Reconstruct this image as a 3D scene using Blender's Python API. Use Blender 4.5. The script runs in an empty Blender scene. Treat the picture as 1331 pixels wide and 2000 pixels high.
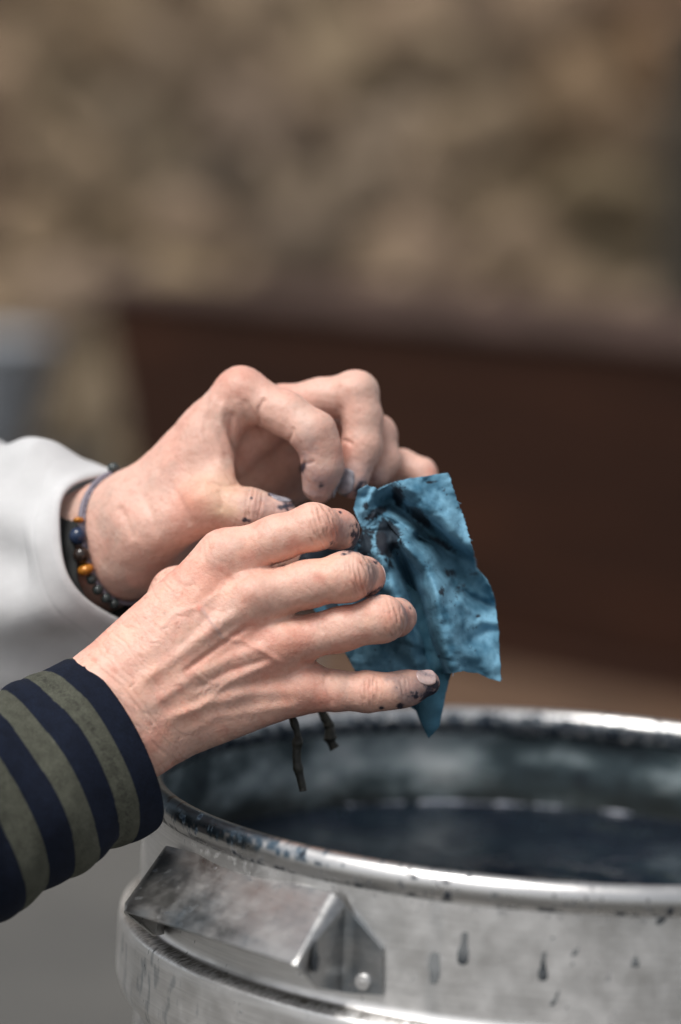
import bpy, bmesh, math, random
import numpy as np
from mathutils import Vector, Matrix
random.seed(7)
RNG = np.random.default_rng(7)
SC = bpy.context.scene
COL = SC.collection

# ------------------------------------------------------------------ camera
IW, IH = 1331.0, 2000.0
LENS = 105.0
FP = LENS / 36.0 * 2000.0                       # focal length in photo pixels
PITCH, ROLL = math.radians(6.943), math.radians(3.235)
F = np.array([0, math.cos(PITCH), -math.sin(PITCH)])
U0 = np.array([0, math.sin(PITCH), math.cos(PITCH)])
R0 = np.array([1.0, 0, 0])
RV = math.cos(ROLL) * R0 + math.sin(ROLL) * U0
UV = -math.sin(ROLL) * R0 + math.cos(ROLL) * U0
RIM_Z = 0.55
POT_R = 0.2017
def ray(px, py):
    return F + (px - IW / 2) / FP * RV - (py - IH / 2) / FP * UV
CAM = np.array([0, 0, RIM_Z]) - 1.48 * ray(1082.4, 1544.8)
D0 = 1.385                                      # distance of the near hand
def P(px, py, off=0.0):
    """a point seen at photo pixel px,py at distance D0 + off millimetres"""
    return CAM + (D0 + off / 1000.0) * ray(px, py)
cd = bpy.data.cameras.new('camera'); cam = bpy.data.objects.new('camera', cd); COL.objects.link(cam)
cd.sensor_fit = 'VERTICAL'; cd.sensor_height = 36.0; cd.sensor_width = 36.0; cd.lens = LENS
cd.clip_start = 0.05; cd.clip_end = 500
cd.dof.use_dof = True; cd.dof.focus_distance = D0 + 0.004; cd.dof.aperture_fstop = 2.85
cam.matrix_world = Matrix(((RV[0], UV[0], -F[0], CAM[0]), (RV[1], UV[1], -F[1], CAM[1]), (RV[2], UV[2], -F[2], CAM[2]), (0, 0, 0, 1)))
SC.camera = cam

# ------------------------------------------------------------------ light: a bright overcast day
w = bpy.data.worlds.new('World'); SC.world = w; w.use_nodes = True
nt = w.node_tree; nt.nodes.clear()
sky = nt.nodes.new('ShaderNodeTexSky'); sky.sky_type = 'NISHITA'; sky.sun_disc = False
SUN_EL, SUN_AZ = math.radians(60), math.radians(-138)      # azimuth from +Y, clockwise
sky.sun_elevation = SUN_EL; sky.sun_rotation = SUN_AZ; sky.dust_density = 3.0; sky.air_density = 1.0
hs = nt.nodes.new('ShaderNodeHueSaturation'); hs.inputs['Saturation'].default_value = 0.22
bg = nt.nodes.new('ShaderNodeBackground'); bg.inputs['Strength'].default_value = 0.115
wo = nt.nodes.new('ShaderNodeOutputWorld')
nt.links.new(sky.outputs[0], hs.inputs['Color']); nt.links.new(hs.outputs[0], bg.inputs['Color']); nt.links.new(bg.outputs[0], wo.inputs[0])
sl = bpy.data.lights.new('sun', 'SUN'); sl.energy = 2.3; sl.angle = math.radians(24); sl.color = (1.0, 0.965, 0.92)
so = bpy.data.objects.new('sun', sl); COL.objects.link(so)
sd = Vector((math.sin(SUN_AZ) * math.cos(SUN_EL), math.cos(SUN_AZ) * math.cos(SUN_EL), math.sin(SUN_EL)))
so.rotation_euler = sd.to_track_quat('Z', 'Y').to_euler()
SC.view_settings.view_transform = 'Standard'; SC.view_settings.look = 'None'
SC.view_settings.exposure = 0.34; SC.view_settings.gamma = 1.0; SC.view_settings.use_curve_mapping = False
SC.cycles.use_denoising = True
SC.cycles.max_bounces = 8

# ------------------------------------------------------------------ helpers
def srgb(r, g, b):
    f = lambda c: (c / 255 / 12.92) if c / 255 <= 0.04045 else ((c / 255 + 0.055) / 1.055) ** 2.4
    return np.array([f(r), f(g), f(b)])
def obj(name, me, mat=None, parent=None):
    o = bpy.data.objects.new(name, me); COL.objects.link(o)
    if mat is not None and me is not None and not me.materials: me.materials.append(mat)
    if parent is not None: o.parent = parent
    return o
def tag(o, label=None, cat=None, group=None, kind=None):
    if label: o['label'] = label
    if cat: o['category'] = cat
    if group: o['group'] = group
    if kind: o['kind'] = kind
    return o
def empty(name, loc=(0, 0, 0)):
    o = bpy.data.objects.new(name, None); COL.objects.link(o); o.location = loc; o.empty_display_size = 0.02
    return o
def child(name, me, mat, root):
    """mesh given in world coordinates, parented to root (at root's location)"""
    o = obj(name, me, mat); o.parent = root
    o.matrix_parent_inverse = Matrix.Translation(-Vector(root.location))
    return o
def mesh(name, V, Fc, smooth=True):
    me = bpy.data.meshes.new(name)
    V = np.asarray(V, dtype=np.float64)
    if isinstance(Fc, np.ndarray) and Fc.ndim == 2:
        k = Fc.shape[1]; n = len(Fc)
        me.vertices.add(len(V)); me.vertices.foreach_set('co', V.astype(np.float32).ravel())
        me.loops.add(n * k); me.loops.foreach_set('vertex_index', Fc.astype(np.int32).ravel())
        me.polygons.add(n); me.polygons.foreach_set('loop_start', np.arange(0, n * k, k, dtype=np.int32))
        me.update(calc_edges=True)
    else:
        me.from_pydata([tuple(v) for v in V], [], [tuple(int(i) for i in f) for f in Fc]); me.update()
    if smooth: me.polygons.foreach_set('use_smooth', [True] * len(me.polygons))
    return me
def vcol(me, name, C):
    C = np.asarray(C, dtype=np.float32)
    if C.shape[1] == 3: C = np.concatenate([C, np.ones((len(C), 1), np.float32)], 1)
    a = me.color_attributes.new(name, 'FLOAT_COLOR', 'POINT'); a.data.foreach_set('color', C.ravel())
def grid_faces(nu, nv, close_u=False, close_v=False):
    iu = np.arange(nu if close_u else nu - 1); iv = np.arange(nv if close_v else nv - 1)
    a, b = np.meshgrid(iu, iv, indexing='ij'); a = a.ravel(); b = b.ravel()
    a2 = (a + 1) % nu; b2 = (b + 1) % nv
    return np.stack([a * nv + b, a2 * nv + b, a2 * nv + b2, a * nv + b2], 1)

def _hash(ix, iy, iz, s):
    h = (ix.astype(np.int64) * 374761393 + iy.astype(np.int64) * 668265263 + iz.astype(np.int64) * 2147483647 + s * 974634777) & 0xffffffff
    h = ((h ^ (h >> 13)) * 1274126177) & 0xffffffff
    h = ((h ^ (h >> 15)) * 2246822519) & 0xffffffff
    return ((h ^ (h >> 16)) & 0xffffff) / float(0xffffff) * 2 - 1
def noise(X, scale=1.0, seed=0):
    """smooth value noise in -1..1 for points X (n,2|3)"""
    X = np.asarray(X, dtype=np.float64) * scale
    if X.shape[1] == 2: X = np.concatenate([X, np.full((len(X), 1), 0.37)], 1)
    i = np.floor(X); f = X - i; i = i.astype(np.int64); f = f * f * f * (f * (f * 6 - 15) + 10)
    out = 0
    for dx in (0, 1):
        wx = f[:, 0] if dx else 1 - f[:, 0]
        for dy in (0, 1):
            wy = f[:, 1] if dy else 1 - f[:, 1]
            for dz in (0, 1):
                wz = f[:, 2] if dz else 1 - f[:, 2]
                out = out + wx * wy * wz * _hash(i[:, 0] + dx, i[:, 1] + dy, i[:, 2] + dz, seed)
    return out
ROT3 = np.array([[0.36, 0.48, -0.8], [-0.8, 0.60, 0.0], [0.48, 0.64, 0.60]])
def fbm(X, scale=1.0, seed=0, oct=4, gain=0.5):
    a, s, t = 1.0, 0.0, 0.0
    X = np.asarray(X, float); X = np.concatenate([X, np.zeros((len(X), 1))], 1) if X.shape[1] == 2 else X
    for k in range(oct):
        X = X @ ROT3
        s = s + a * noise(X, scale * 2 ** k, seed + k * 17); t += a; a *= gain
    return s / t * 1.5
def sstep(a, b, x):
    t = np.clip((x - a) / (b - a), 0, 1); return t * t * (3 - 2 * t)

# ---- materials
def material(name, base=(0.5, 0.5, 0.5), rough=0.6, metal=0.0, **kw):
    m = bpy.data.materials.new(name); m.use_nodes = True
    b = m.node_tree.nodes['Principled BSDF']
    b.inputs['Base Color'].default_value = (*base, 1); b.inputs['Roughness'].default_value = rough; b.inputs['Metallic'].default_value = metal
    for k, v in kw.items():
        b.inputs[k.replace('_', ' ')].default_value = v
    return m
class NB:
    def __init__(s, m): s.m = m; s.t = m.node_tree; s.b = s.t.nodes['Principled BSDF']
    def n(s, typ, **kw):
        x = s.t.nodes.new('ShaderNode' + typ)
        for k, v in kw.items(): setattr(x, k, v)
        return x
    def l(s, a, b): s.t.links.new(a, b)
    def coord(s, scale=(1, 1, 1), kind='Object'):
        tc = s.n('TexCoord'); mp = s.n('Mapping'); mp.inputs['Scale'].default_value = scale
        s.l(tc.outputs[kind], mp.inputs['Vector']); return mp.outputs['Vector']
    def noise(s, vec, scale, detail=4, rough=0.55):
        x = s.n('TexNoise'); x.inputs['Scale'].default_value = scale; x.inputs['Detail'].default_value = detail; x.inputs['Roughness'].default_value = rough
        s.l(vec, x.inputs['Vector']); return x.outputs['Fac']
    def ramp(s, fac, stops):
        x = s.n('ValToRGB'); e = x.color_ramp.elements
        while len(e) < len(stops): e.new(0.5)
        for q, (p, c) in zip(e, stops):
            q.position = p; q.color = (*c, 1) if len(c) == 3 else c
        s.l(fac, x.inputs['Fac']); return x.outputs['Color']
    def maprange(s, fac, a, b, c, d):
        x = s.n('MapRange'); s.l(fac, x.inputs['Value'])
        for k, v in zip(('From Min', 'From Max', 'To Min', 'To Max'), (a, b, c, d)): x.inputs[k].default_value = v
        return x.outputs['Result']
    def mix(s, fac, A, B, mode='MIX'):
        x = s.n('Mix', data_type='RGBA', blend_type=mode)
        for v, i in ((fac, 0), (A, 6), (B, 7)):
            if isinstance(v, (int, float)): x.inputs[i].default_value = v
            elif isinstance(v, (tuple, list, np.ndarray)): x.inputs[i].default_value = (*v[:3], 1)
            else: s.l(v, x.inputs[i])
        return x.outputs[2]
    def attr(s, name):
        x = s.n('Attribute'); x.attribute_name = name; return x
    def bump(s, h, strength=0.3, dist=0.001, prev=None):
        x = s.n('Bump'); x.inputs['Strength'].default_value = strength; x.inputs['Distance'].default_value = dist
        s.l(h, x.inputs['Height'])
        if prev is not None: s.l(prev, x.inputs['Normal'])
        return x.outputs['Normal']
    def set(s, sock, v): s.l(v, s.b.inputs[sock])

def skin_material(name):
    m = material(name, rough=0.5, Subsurface_Weight=0.16, Subsurface_Scale=0.004)
    n = NB(m); n.b.inputs['Subsurface Radius'].default_value = (1.0, 0.32, 0.18)
    n.b.inputs['Specular IOR Level'].default_value = 0.42
    a = n.attr('skin'); v = n.coord()
    mott = n.noise(v, 260, 5, 0.65)
    c = n.mix(1.0, a.outputs['Color'], n.ramp(mott, [(0.3, (0.90, 0.83, 0.80)), (0.5, (1, 1, 1)), (0.72, (1.06, 1.03, 1.0))]), 'MULTIPLY')
    n.set('Base Color', c)
    fine = n.noise(v, 1400, 3, 0.6)
    vo = n.n('TexVoronoi'); vo.inputs['Scale'].default_value = 1150; n.l(v, vo.inputs['Vector'])
    b1 = n.bump(vo.outputs['Distance'], 0.30, 0.0003)
    n.set('Normal', n.bump(fine, 0.28, 0.0004, b1))
    n.set('Roughness', n.maprange(n.noise(v, 320, 4), 0.3, 0.7, 0.40, 0.60))
    return m
M_SKIN = skin_material('skin')

# ------------------------------------------------------------------ hands: smooth distance fields meshed in camera-aligned axes
def loc(px, py, off, r=0.0):
    d = D0 + off / 1000.0
    return np.array([(px - IW / 2) / FP * d, (py - IH / 2) / FP * d, d]), r * d / FP
def to_world(L):
    return CAM + L[:, :1] * RV - L[:, 1:2] * UV + L[:, 2:3] * F
def pix(L):
    return IW / 2 + FP * L[:, 0] / L[:, 2], IH / 2 + FP * L[:, 1] / L[:, 2]
def cone(X, a, b, ra, rb):
    ab = b - a; q = X - a
    h = np.clip(q @ ab / (ab @ ab), 0, 1)
    return np.sqrt(((q - h[:, None] * ab) ** 2).sum(1)) - (ra + (rb - ra) * h)
def smin(a, b, k):
    h = np.clip(0.5 + 0.5 * (b - a) / k, 0, 1)
    return b + (a - b) * h - k * h * (1 - h)
class Hand:
    def __init__(s, body, fingers, kb=0.011, kf=0.005, kj=0.007):
        cv = lambda seg: (loc(*seg[0]), loc(*seg[1]))
        s.body = [cv(x) for x in body]
        s.fingers = []
        for ch in fingers:
            s.fingers.append([(loc(*ch[i]), loc(*ch[i + 1])) for i in range(len(ch) - 1)])
        s.kb, s.kf, s.kj = kb, kf, kj
    def sdf(s, X):
        b = None
        for (a, ra), (c, rc) in s.body:
            d = cone(X, a, c, ra, rc); b = d if b is None else smin(b, d, s.kb)
        out = b
        for ch in s.fingers:
            f = None
            for (a, ra), (c, rc) in ch:
                d = cone(X, a, c, ra, rc); f = d if f is None else smin(f, d, s.kf)
            out = np.minimum(out, smin(b, f, s.kj))
        return out
    def finger_only(s, k):
        def f(X):
            o = None
            for (a, ra), (c, rc) in s.fingers[k]:
                d = cone(X, a, c, ra, rc); o = d if o is None else smin(o, d, s.kf)
            return o
        return f
    def grad(s, X, e=2e-4):
        g = np.stack([s.sdf(X + np.eye(3)[k] * e) - s.sdf(X - np.eye(3)[k] * e) for k in range(3)], 1)
        return g / np.maximum(np.linalg.norm(g, axis=1, keepdims=True), 1e-9)
    def build(s, h=0.0007):
        pts = []
        for g in [s.body] + s.fingers:
            for (a, ra), (c, rc) in g: pts += [a - ra, a + ra, c - rc, c + rc]
        lo = np.min(pts, 0) - 0.004; hi = np.max(pts, 0) + 0.004
        C = 5
        n = (np.ceil((hi - lo) / (h * C)).astype(int) + 1)
        gx = [lo[k] + (np.arange(n[k]) + 0.5) * h * C for k in range(3)]
        cc = np.stack(np.meshgrid(*gx, indexing='ij'), -1).reshape(-1, 3)
        dc = s.sdf(cc).reshape(n)
        N = n * C
        D = np.repeat(np.repeat(np.repeat(np.sign(dc).astype(np.float32), C, 0), C, 1), C, 2)
        act = np.argwhere(np.abs(dc) < h * C * 1.25 + 0.0005)
        offs = np.stack(np.meshgrid(*[np.arange(C)] * 3, indexing='ij'), -1).reshape(-1, 3)
        for st in range(0, len(act), 8000):
            idx = (act[st:st + 8000, None, :] * C + offs[None]).reshape(-1, 3)
            D[idx[:, 0], idx[:, 1], idx[:, 2]] = s.sdf(lo + idx * h)
        S = D < 0
        K = np.zeros([x - 1 for x in N], np.int8)
        for dx in (0, 1):
            for dy in (0, 1):
                for dz in (0, 1):
                    K += S[dx:N[0] - 1 + dx, dy:N[1] - 1 + dy, dz:N[2] - 1 + dz]
        cells = np.argwhere((K > 0) & (K < 8)); del K
        ID = np.full([x - 1 for x in N], -1, np.int32)
        ID[cells[:, 0], cells[:, 1], cells[:, 2]] = np.arange(len(cells))
        cor = [np.array(c) for c in [(0,0,0),(1,0,0),(0,1,0),(1,1,0),(0,0,1),(1,0,1),(0,1,1),(1,1,1)]]
        val = [D[cells[:, 0] + c[0], cells[:, 1] + c[1], cells[:, 2] + c[2]] for c in cor]
        acc = np.zeros((len(cells), 3)); cnt = np.zeros(len(cells))
        for i in range(8):
            for j in range(i + 1, 8):
                if np.abs(cor[i] - cor[j]).sum() != 1: continue
                m = (val[i] < 0) != (val[j] < 0)
                t = np.where(m, val[i] / np.where(m, val[i] - val[j], 1), 0)[:, None]
                acc += np.where(m[:, None], cor[i] + t * (cor[j] - cor[i]), 0); cnt += m
        V = lo + (cells + acc / cnt[:, None]) * h
        faces = []
        for ax in range(3):
            b1, b2 = (ax + 1) % 3, (ax + 2) % 3
            sl0 = [slice(1, N[k] - 1) for k in range(3)]; sl1 = list(sl0)
            sl1[ax] = slice(2, N[ax])
            A, B = S[tuple(sl0)], S[tuple(sl1)]
            e = np.argwhere(A != B) + 1
            fl = A[e[:, 0] - 1, e[:, 1] - 1, e[:, 2] - 1]
            def cid(o1, o2):
                q = e.copy(); q[:, b1] -= o1; q[:, b2] -= o2
                return ID[q[:, 0], q[:, 1], q[:, 2]]
            q = np.stack([cid(1, 1), cid(0, 1), cid(0, 0), cid(1, 0)], 1)
            q[~fl] = q[~fl][:, ::-1]; faces.append(q)
        Fc = np.concatenate(faces); Fc = Fc[(Fc >= 0).all(1)]
        for _ in range(2):
            V = V - s.sdf(V)[:, None] * s.grad(V)
        # one light relaxation keeps the quads even
        return V, Fc, s.grad(V)

def poly_dist(px, py, pts):
    """distance in photo pixels to a polyline, and the position along it 0..1"""
    best = np.full(len(px), 1e9); par = np.zeros(len(px)); n = len(pts) - 1
    for i in range(n):
        a = np.array(pts[i], float); b = np.array(pts[i + 1], float); ab = b - a
        h = np.clip(((px - a[0]) * ab[0] + (py - a[1]) * ab[1]) / (ab @ ab), 0, 1)
        d = np.hypot(px - a[0] - h * ab[0], py - a[1] - h * ab[1])
        m = d < best; best = np.where(m, d, best); par = np.where(m, (i + h) / n, par)
    return best, par
def ridge(px, py, pts, wdt, hgt, wob=0.0):
    d, t = poly_dist(px, py, pts)
    return hgt * np.exp(-(d / wdt) ** 2) * sstep(0, 0.15, t) * sstep(1.0, 0.85, t)
def creases(px, py, cx, cy, ang, half, lines):
    """transverse skin folds over a joint; ang = finger direction in degrees (y down)"""
    a = math.radians(ang); s = (px - cx) * math.cos(a) + (py - cy) * math.sin(a); t = -(px - cx) * math.sin(a) + (py - cy) * math.cos(a)
    out = 0
    for (s0, cur, wd, dp) in lines:
        wig = 3.2 * noise(np.stack([t * 0.06, np.full(len(t), s0 * .37)], 1), 1.0, 5)
        dp = dp * np.clip(0.75 + 0.9 * noise(np.stack([t * 0.09, np.full(len(t), s0 * 1.7)], 1), 1.0, 6), 0.1, 1.4); wd = wd * 0.85
        out = out - 1.25 * dp * np.exp(-((s - s0 - cur * (t / half) ** 2 - wig) / wd) ** 2) * sstep(half * 1.05, half * 0.5, np.abs(t + noise(np.stack([np.full(len(t), s0), t * 0], 1), 0.7, 3) * half * 0.3))
    global LASTCR; LASTCR = LASTCR + out
    return out
LASTCR = 0.0
def blob(px, py, cx, cy, rx, ry=None, ang=0):
    ry = ry or rx; a = math.radians(ang)
    u = (px - cx) * math.cos(a) + (py - cy) * math.sin(a); v = -(px - cx) * math.sin(a) + (py - cy) * math.cos(a)
    return np.exp(-(u / rx) ** 2 - (v / ry) ** 2)

def finish_hand(h, V, Fc, N, disp, colour, root, name):
    V2 = V + N * disp[:, None]
    me = mesh(name, to_world(V2), Fc[:, ::-1])
    vcol(me, 'skin', np.clip(colour, 0.003, 1))
    return child(name, me, M_SKIN, root)

def surf_hit(h, o, d, fn=None):
    """march from o along d (local) to the surface"""
    t = np.zeros(len(o))
    for _ in range(40):
        s = (fn or h.sdf)(o + d * t[:, None]); t = t + s * 0.9
    return o + d * t[:, None]
def fingernail(h, c, axis, out, L, Wd, mat, root, lift=0.00035, k=None):
    """c centre (px,py,off); axis = towards the fingertip, out = outward direction, in camera-aligned axes"""
    c, _ = loc(*c); axis = np.array(axis, float); axis /= np.linalg.norm(axis); out = np.array(out, float); out -= axis * (out @ axis); out /= np.linalg.norm(out)
    sdv = np.cross(axis, out); n = 15
    V = []
    u, v = np.meshgrid(np.linspace(-1, 1, n), np.linspace(-1, 1, n), indexing='ij')
    uu = u * np.sqrt(np.clip(1 - v ** 2 * 0.42, 0, 1)); vv = v * np.sqrt(np.clip(1 - u ** 2 * 0.38, 0, 1))
    p = c + out * 0.018 + axis * (uu.ravel() * L / 2)[:, None] + sdv * (vv.ravel() * Wd / 2)[:, None]
    q = surf_hit(h, p, np.repeat(-out[None], len(p), 0), h.finger_only(k))
    g = h.grad(q); lf = lift * (1.0 - 0.6 * np.maximum(np.abs(u), np.abs(v)).ravel() ** 4)
    top = q + g * (lf + 0.0002 + 0.0005 * np.clip(uu.ravel(), 0, 1) ** 3)[:, None]; bot = q - g * 0.0006
    fc = grid_faces(n, n); nb = n * n
    edge = [i * n for i in range(n)] + [(n - 1) * n + j for j in range(1, n)] + [i * n + n - 1 for i in range(n - 2, -1, -1)] + [j for j in range(n - 2, 0, -1)]
    faces = [tuple(f) for f in fc] + [(edge[i], edge[i] + nb, edge[(i + 1) % len(edge)] + nb, edge[(i + 1) % len(edge)]) for i in range(len(edge))]
    me = mesh('fingernail', to_world(np.concatenate([top, bot])), faces)
    return child('fingernail', me, mat, root)

# skin tones (base colours)
SK = np.array([0.68, 0.412, 0.328]); SK_RED = np.array([0.60, 0.185, 0.125]); SK_YEL = np.array([0.62, 0.42, 0.27]); SK_DK = np.array([0.40, 0.22, 0.16]); INK = np.array([0.012, 0.013, 0.028]); SK_GREY = np.array([0.40, 0.33, 0.28])
def lerp(a, b, t): return a + (b - a) * np.asarray(t)[:, None]

#@@CUT_SETTING
# ------------------------------------------------------------------ ground
m = material('grey_paving', rough=0.75); n = NB(m); v = n.coord(kind='Object')
n.set('Base Color', n.ramp(n.noise(v, 1.3, 6, 0.6), [(0.3, (0.056, 0.056, 0.054)), (0.55, (0.088, 0.086, 0.08)), (0.75, (0.13, 0.122, 0.108))]))
n.set('Normal', n.bump(n.noise(v, 60, 6, 0.7), 0.4, 0.004))
g = obj('ground', mesh('ground', [(-60, -60, 0), (60, -60, 0), (60, 60, 0), (-60, 60, 0)], [(0, 1, 2, 3)], False), m); tag(g, kind='structure')
m = material('brown_earth', rough=0.9); n = NB(m); v = n.coord()
n.set('Base Color', n.ramp(n.noise(v, 5, 6, 0.6), [(0.3, (0.055, 0.028, 0.014)), (0.7, (0.115, 0.062, 0.032))]))
n.set('Normal', n.bump(n.noise(v, 80, 5, 0.7), 0.5, 0.006))
cy = CAM[1]
pth = []
for i in range(41):
    t = i / 40; pth.append((-0.15 + 6 * t, cy + 3.9 - 0.25 * t + 0.05 * math.sin(9 * t) + 0.03 * math.sin(31 * t), 0.004))
for i in range(41):
    t = 1 - i / 40; pth.append((-0.15 + 6 * t, cy + 7.2, 0.004))
e = obj('path', mesh('path', pth, [tuple(range(len(pth)))], False), m); tag(e, kind='structure')

# ------------------------------------------------------------------ rubble wall
WALL_Y = CAM[1] + 7.3
wall = empty('stone_wall', (0, WALL_Y, 0)); tag(wall, 'tan and grey rubble stone wall filling the blurred background', 'wall')
m = material('mortar', rough=0.95); n = NB(m); v = n.coord()
n.set('Base Color', n.ramp(n.noise(v, 6, 5), [(0.3, (0.24, 0.195, 0.145)), (0.7, (0.32, 0.265, 0.20))])); n.set('Normal', n.bump(n.noise(v, 40, 5), 0.6, 0.01))
def box(lo, hi):
    lo = np.array(lo); hi = np.array(hi)
    V = [(lo[0] if i & 1 == 0 else hi[0], lo[1] if i & 2 == 0 else hi[1], lo[2] if i & 4 == 0 else hi[2]) for i in range(8)]
    return V, [(0, 2, 3, 1), (4, 5, 7, 6), (0, 1, 5, 4), (2, 6, 7, 3), (0, 4, 6, 2), (1, 3, 7, 5)]
child('mortar_bed', mesh('mortar_bed', *box((-4, WALL_Y + 0.03, 0.0), (4, WALL_Y + 0.5, 3.4)), False), m, wall)
m = material('wall_stone', rough=0.9); n = NB(m); v = n.coord(); oi = n.n('ObjectInfo')
n.set('Base Color', n.mix(1.0, oi.outputs['Color'], n.ramp(n.noise(v, 3.0, 6, 0.65), [(0.25, (0.8, 0.79, 0.77)), (0.5, (1, 1, 1)), (0.75, (1.2, 1.18, 1.15))]), 'MULTIPLY'))
n.set('Normal', n.bump(n.noise(v, 9, 6, 0.7), 0.6, 0.02)); M_STONE = m
def stone_mesh(k):
    bm = bmesh.new(); bmesh.ops.create_cube(bm, size=1.0)
    bmesh.ops.subdivide_edges(bm, edges=bm.edges[:], cuts=1, use_grid_fill=True)
    r = random.Random(k)
    for vt in bm.verts:
        c = vt.co; q = max(abs(c.x), abs(c.z)); L = c.length
        c *= 1.0 - 0.13 * max(0, (L - 0.6)); c.x += r.uniform(-.06, .06); c.z += r.uniform(-.06, .06); c.y += r.uniform(-.12, .08)
    bmesh.ops.triangulate(bm, faces=bm.faces[:])
    me = bpy.data.meshes.new('stone'); bm.to_mesh(me); bm.free(); me.materials.append(M_STONE)
    me.polygons.foreach_set('use_smooth', [True] * len(me.polygons)); return me
SM = [stone_mesh(k) for k in range(9)]
WB = srgb(146, 126, 102)
blobs = [(90, 60, 110, (66, 44, 24)), (-20, 350, 130, (66, 42, 30)), (430, 310, 120, (62, 58, 54)), (960, 140, 110, (66, 54, 46)), (970, 280, 80, (64, 50, 38)),
         (1250, 60, 200, (122, 90, 62)), (1100, 330, 140, (132, 106, 70)), (380, 110, 130, (84, 68, 50)), (620, 450, 130, (78, 70, 62)), (1150, 440, 170, (60, 58, 46)),
         (560, 110, 110, (128, 112, 92)), (820, 330, 130, (138, 120, 98)), (240, 250, 120, (118, 106, 86)), (700, 250, 120, (132, 116, 98)),
         (120, 180, 90, (112, 98, 76)), (1320, 300, 90, (30, 26, 20)), (200, 660, 130, (108, 96, 80)), (920, 40, 120, (130, 112, 94)), (250, 850, 120, (100, 92, 78)), (40, 870, 110, (60, 58, 52))]
cnt = 0
spots = []
for row in range(15):
    for cx_ in range(20):
        spots.append((-1.55 + cx_ * 0.168 + (0.084 if row % 2 else 0) + random.uniform(-.045, .045), 0.06 + row * 0.142 + random.uniform(-.035, .035)))
for sx_, sz_ in spots[:299]:
    c = np.array([sx_, WALL_Y, sz_]); d = c - CAM; zz = d @ F
    ppx, ppy = IW / 2 + FP * (d @ RV) / zz, IH / 2 - FP * (d @ UV) / zz
    colr = WB.copy()
    for bx, by, br, bc in blobs:
        wgt = math.exp(-((ppx - bx) ** 2 + (ppy - by) ** 2) / br ** 2) * 0.72; colr = colr + (srgb(*bc) - colr) * min(wgt, 1)
    colr = colr * random.uniform(0.92, 1.08) * np.array([1, random.uniform(.97, 1.02), random.uniform(.95, 1.06)])
    o = bpy.data.objects.new('stone', random.choice(SM)); COL.objects.link(o); o.parent = wall
    o.location = (c[0], 0.0 + random.uniform(-.008, .008), c[2]); o.scale = (random.uniform(.18, .27), 0.12, random.uniform(.15, .21)); o.rotation_euler = (0, random.uniform(-.7, .7) + random.choice((0, math.pi)), 0)
    o.color = (*np.clip(colr * 1.0, 0, 1), 1)

def bevelled(name, V, Fc, mat, root, wd=0.01, seg=2):
    o = child(name, mesh(name, V, Fc, False), mat, root)
    b = o.modifiers.new('bevel', 'BEVEL'); b.width = wd; b.segments = seg; b.limit_method = 'ANGLE'; return o
# dark doorway post on the right
post = empty('wooden_post', tuple(P(1406, 300, 5450) * (1, 1, 0))); tag(post, 'dark timber post against the wall at the right edge', 'post')
m = material('dark_timber', rough=0.8); n = NB(m); v = n.coord((1, 1, .1)); n.set('Base Color', n.ramp(n.noise(v, 20, 5), [(0.3, (0.022, 0.018, 0.012)), (0.7, (0.05, 0.04, 0.027))]))
pb = post.location
bevelled('shaft', *box((pb.x - .12, pb.y - .07, 0.06), (pb.x + .12, pb.y + .07, 1.16)), m, post)
bevelled('base_block', *box((pb.x - .13, pb.y - .10, 0), (pb.x + .13, pb.y + .10, 0.06)), m, post)
bevelled('cap', *box((pb.x - .14, pb.y - .09, 1.16), (pb.x + .14, pb.y + .09, 1.19)), m, post)

# ------------------------------------------------------------------ dark wooden chest behind the pot
def at_height(px, py, hz):
    r = ray(px, py); return CAM + r * ((hz - CAM[2]) / r[2])
HT = 0.590
TL = at_height(166, 545, HT); TR = at_height(1331, 664, HT)
dirx = TR - TL; dirx /= np.linalg.norm(dirx); dirb = np.array([-dirx[1], dirx[0], 0.0])
TR = TL + dirx * 2.6
chest = empty('wooden_chest', tuple((TL + TR) / 2 * (1, 1, 0))); tag(chest, 'large dark brown wooden chest with flat lid in front of the stone wall', 'chest')
m = material('dark_stained_wood', rough=0.72, Specular_IOR_Level=0.2); n = NB(m); v = n.coord((0.6, 0.6, 5))
n.set('Base Color', n.ramp(n.noise(v, 3, 6, 0.65), [(0.25, (0.013, 0.0046, 0.0022)), (0.6, (0.030, 0.0105, 0.0048)), (0.8, (0.070, 0.025, 0.010))]))
n.set('Normal', n.bump(n.noise(v, 12, 5), 0.3, 0.004)); m_chest = m
m = material('lid_wood_sheen', rough=0.6, Specular_IOR_Level=0.3); n = NB(m); v = n.coord((3, .6, 3))
n.set('Base Color', n.ramp(n.noise(v, 3, 6, 0.6), [(0.25, (0.030, 0.017, 0.013)), (0.7, (0.078, 0.048, 0.040))])); m_lid = m  # base colour paler than the body: sky reflection on the top painted in
DB = 0.85
def ch(s, b, z): return TL + dirx * s + dirb * b + np.array([0, 0, z - HT])
LN = 2.6
bv = [ch(.02, .02, HT - .024), ch(LN - .02, .02, HT - .024), ch(LN - .02, DB - .02, HT - .024), ch(.02, DB - .02, HT - .024),
      ch(.13, .07, .05), ch(LN - .13, .07, .05), ch(LN - .13, DB - .07, .05), ch(.13, DB - .07, .05)]
bevelled('body', bv, [(0, 1, 2, 3), (4, 7, 6, 5), (0, 4, 5, 1), (1, 5, 6, 2), (2, 6, 7, 3), (3, 7, 4, 0)], m_chest, chest)
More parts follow.
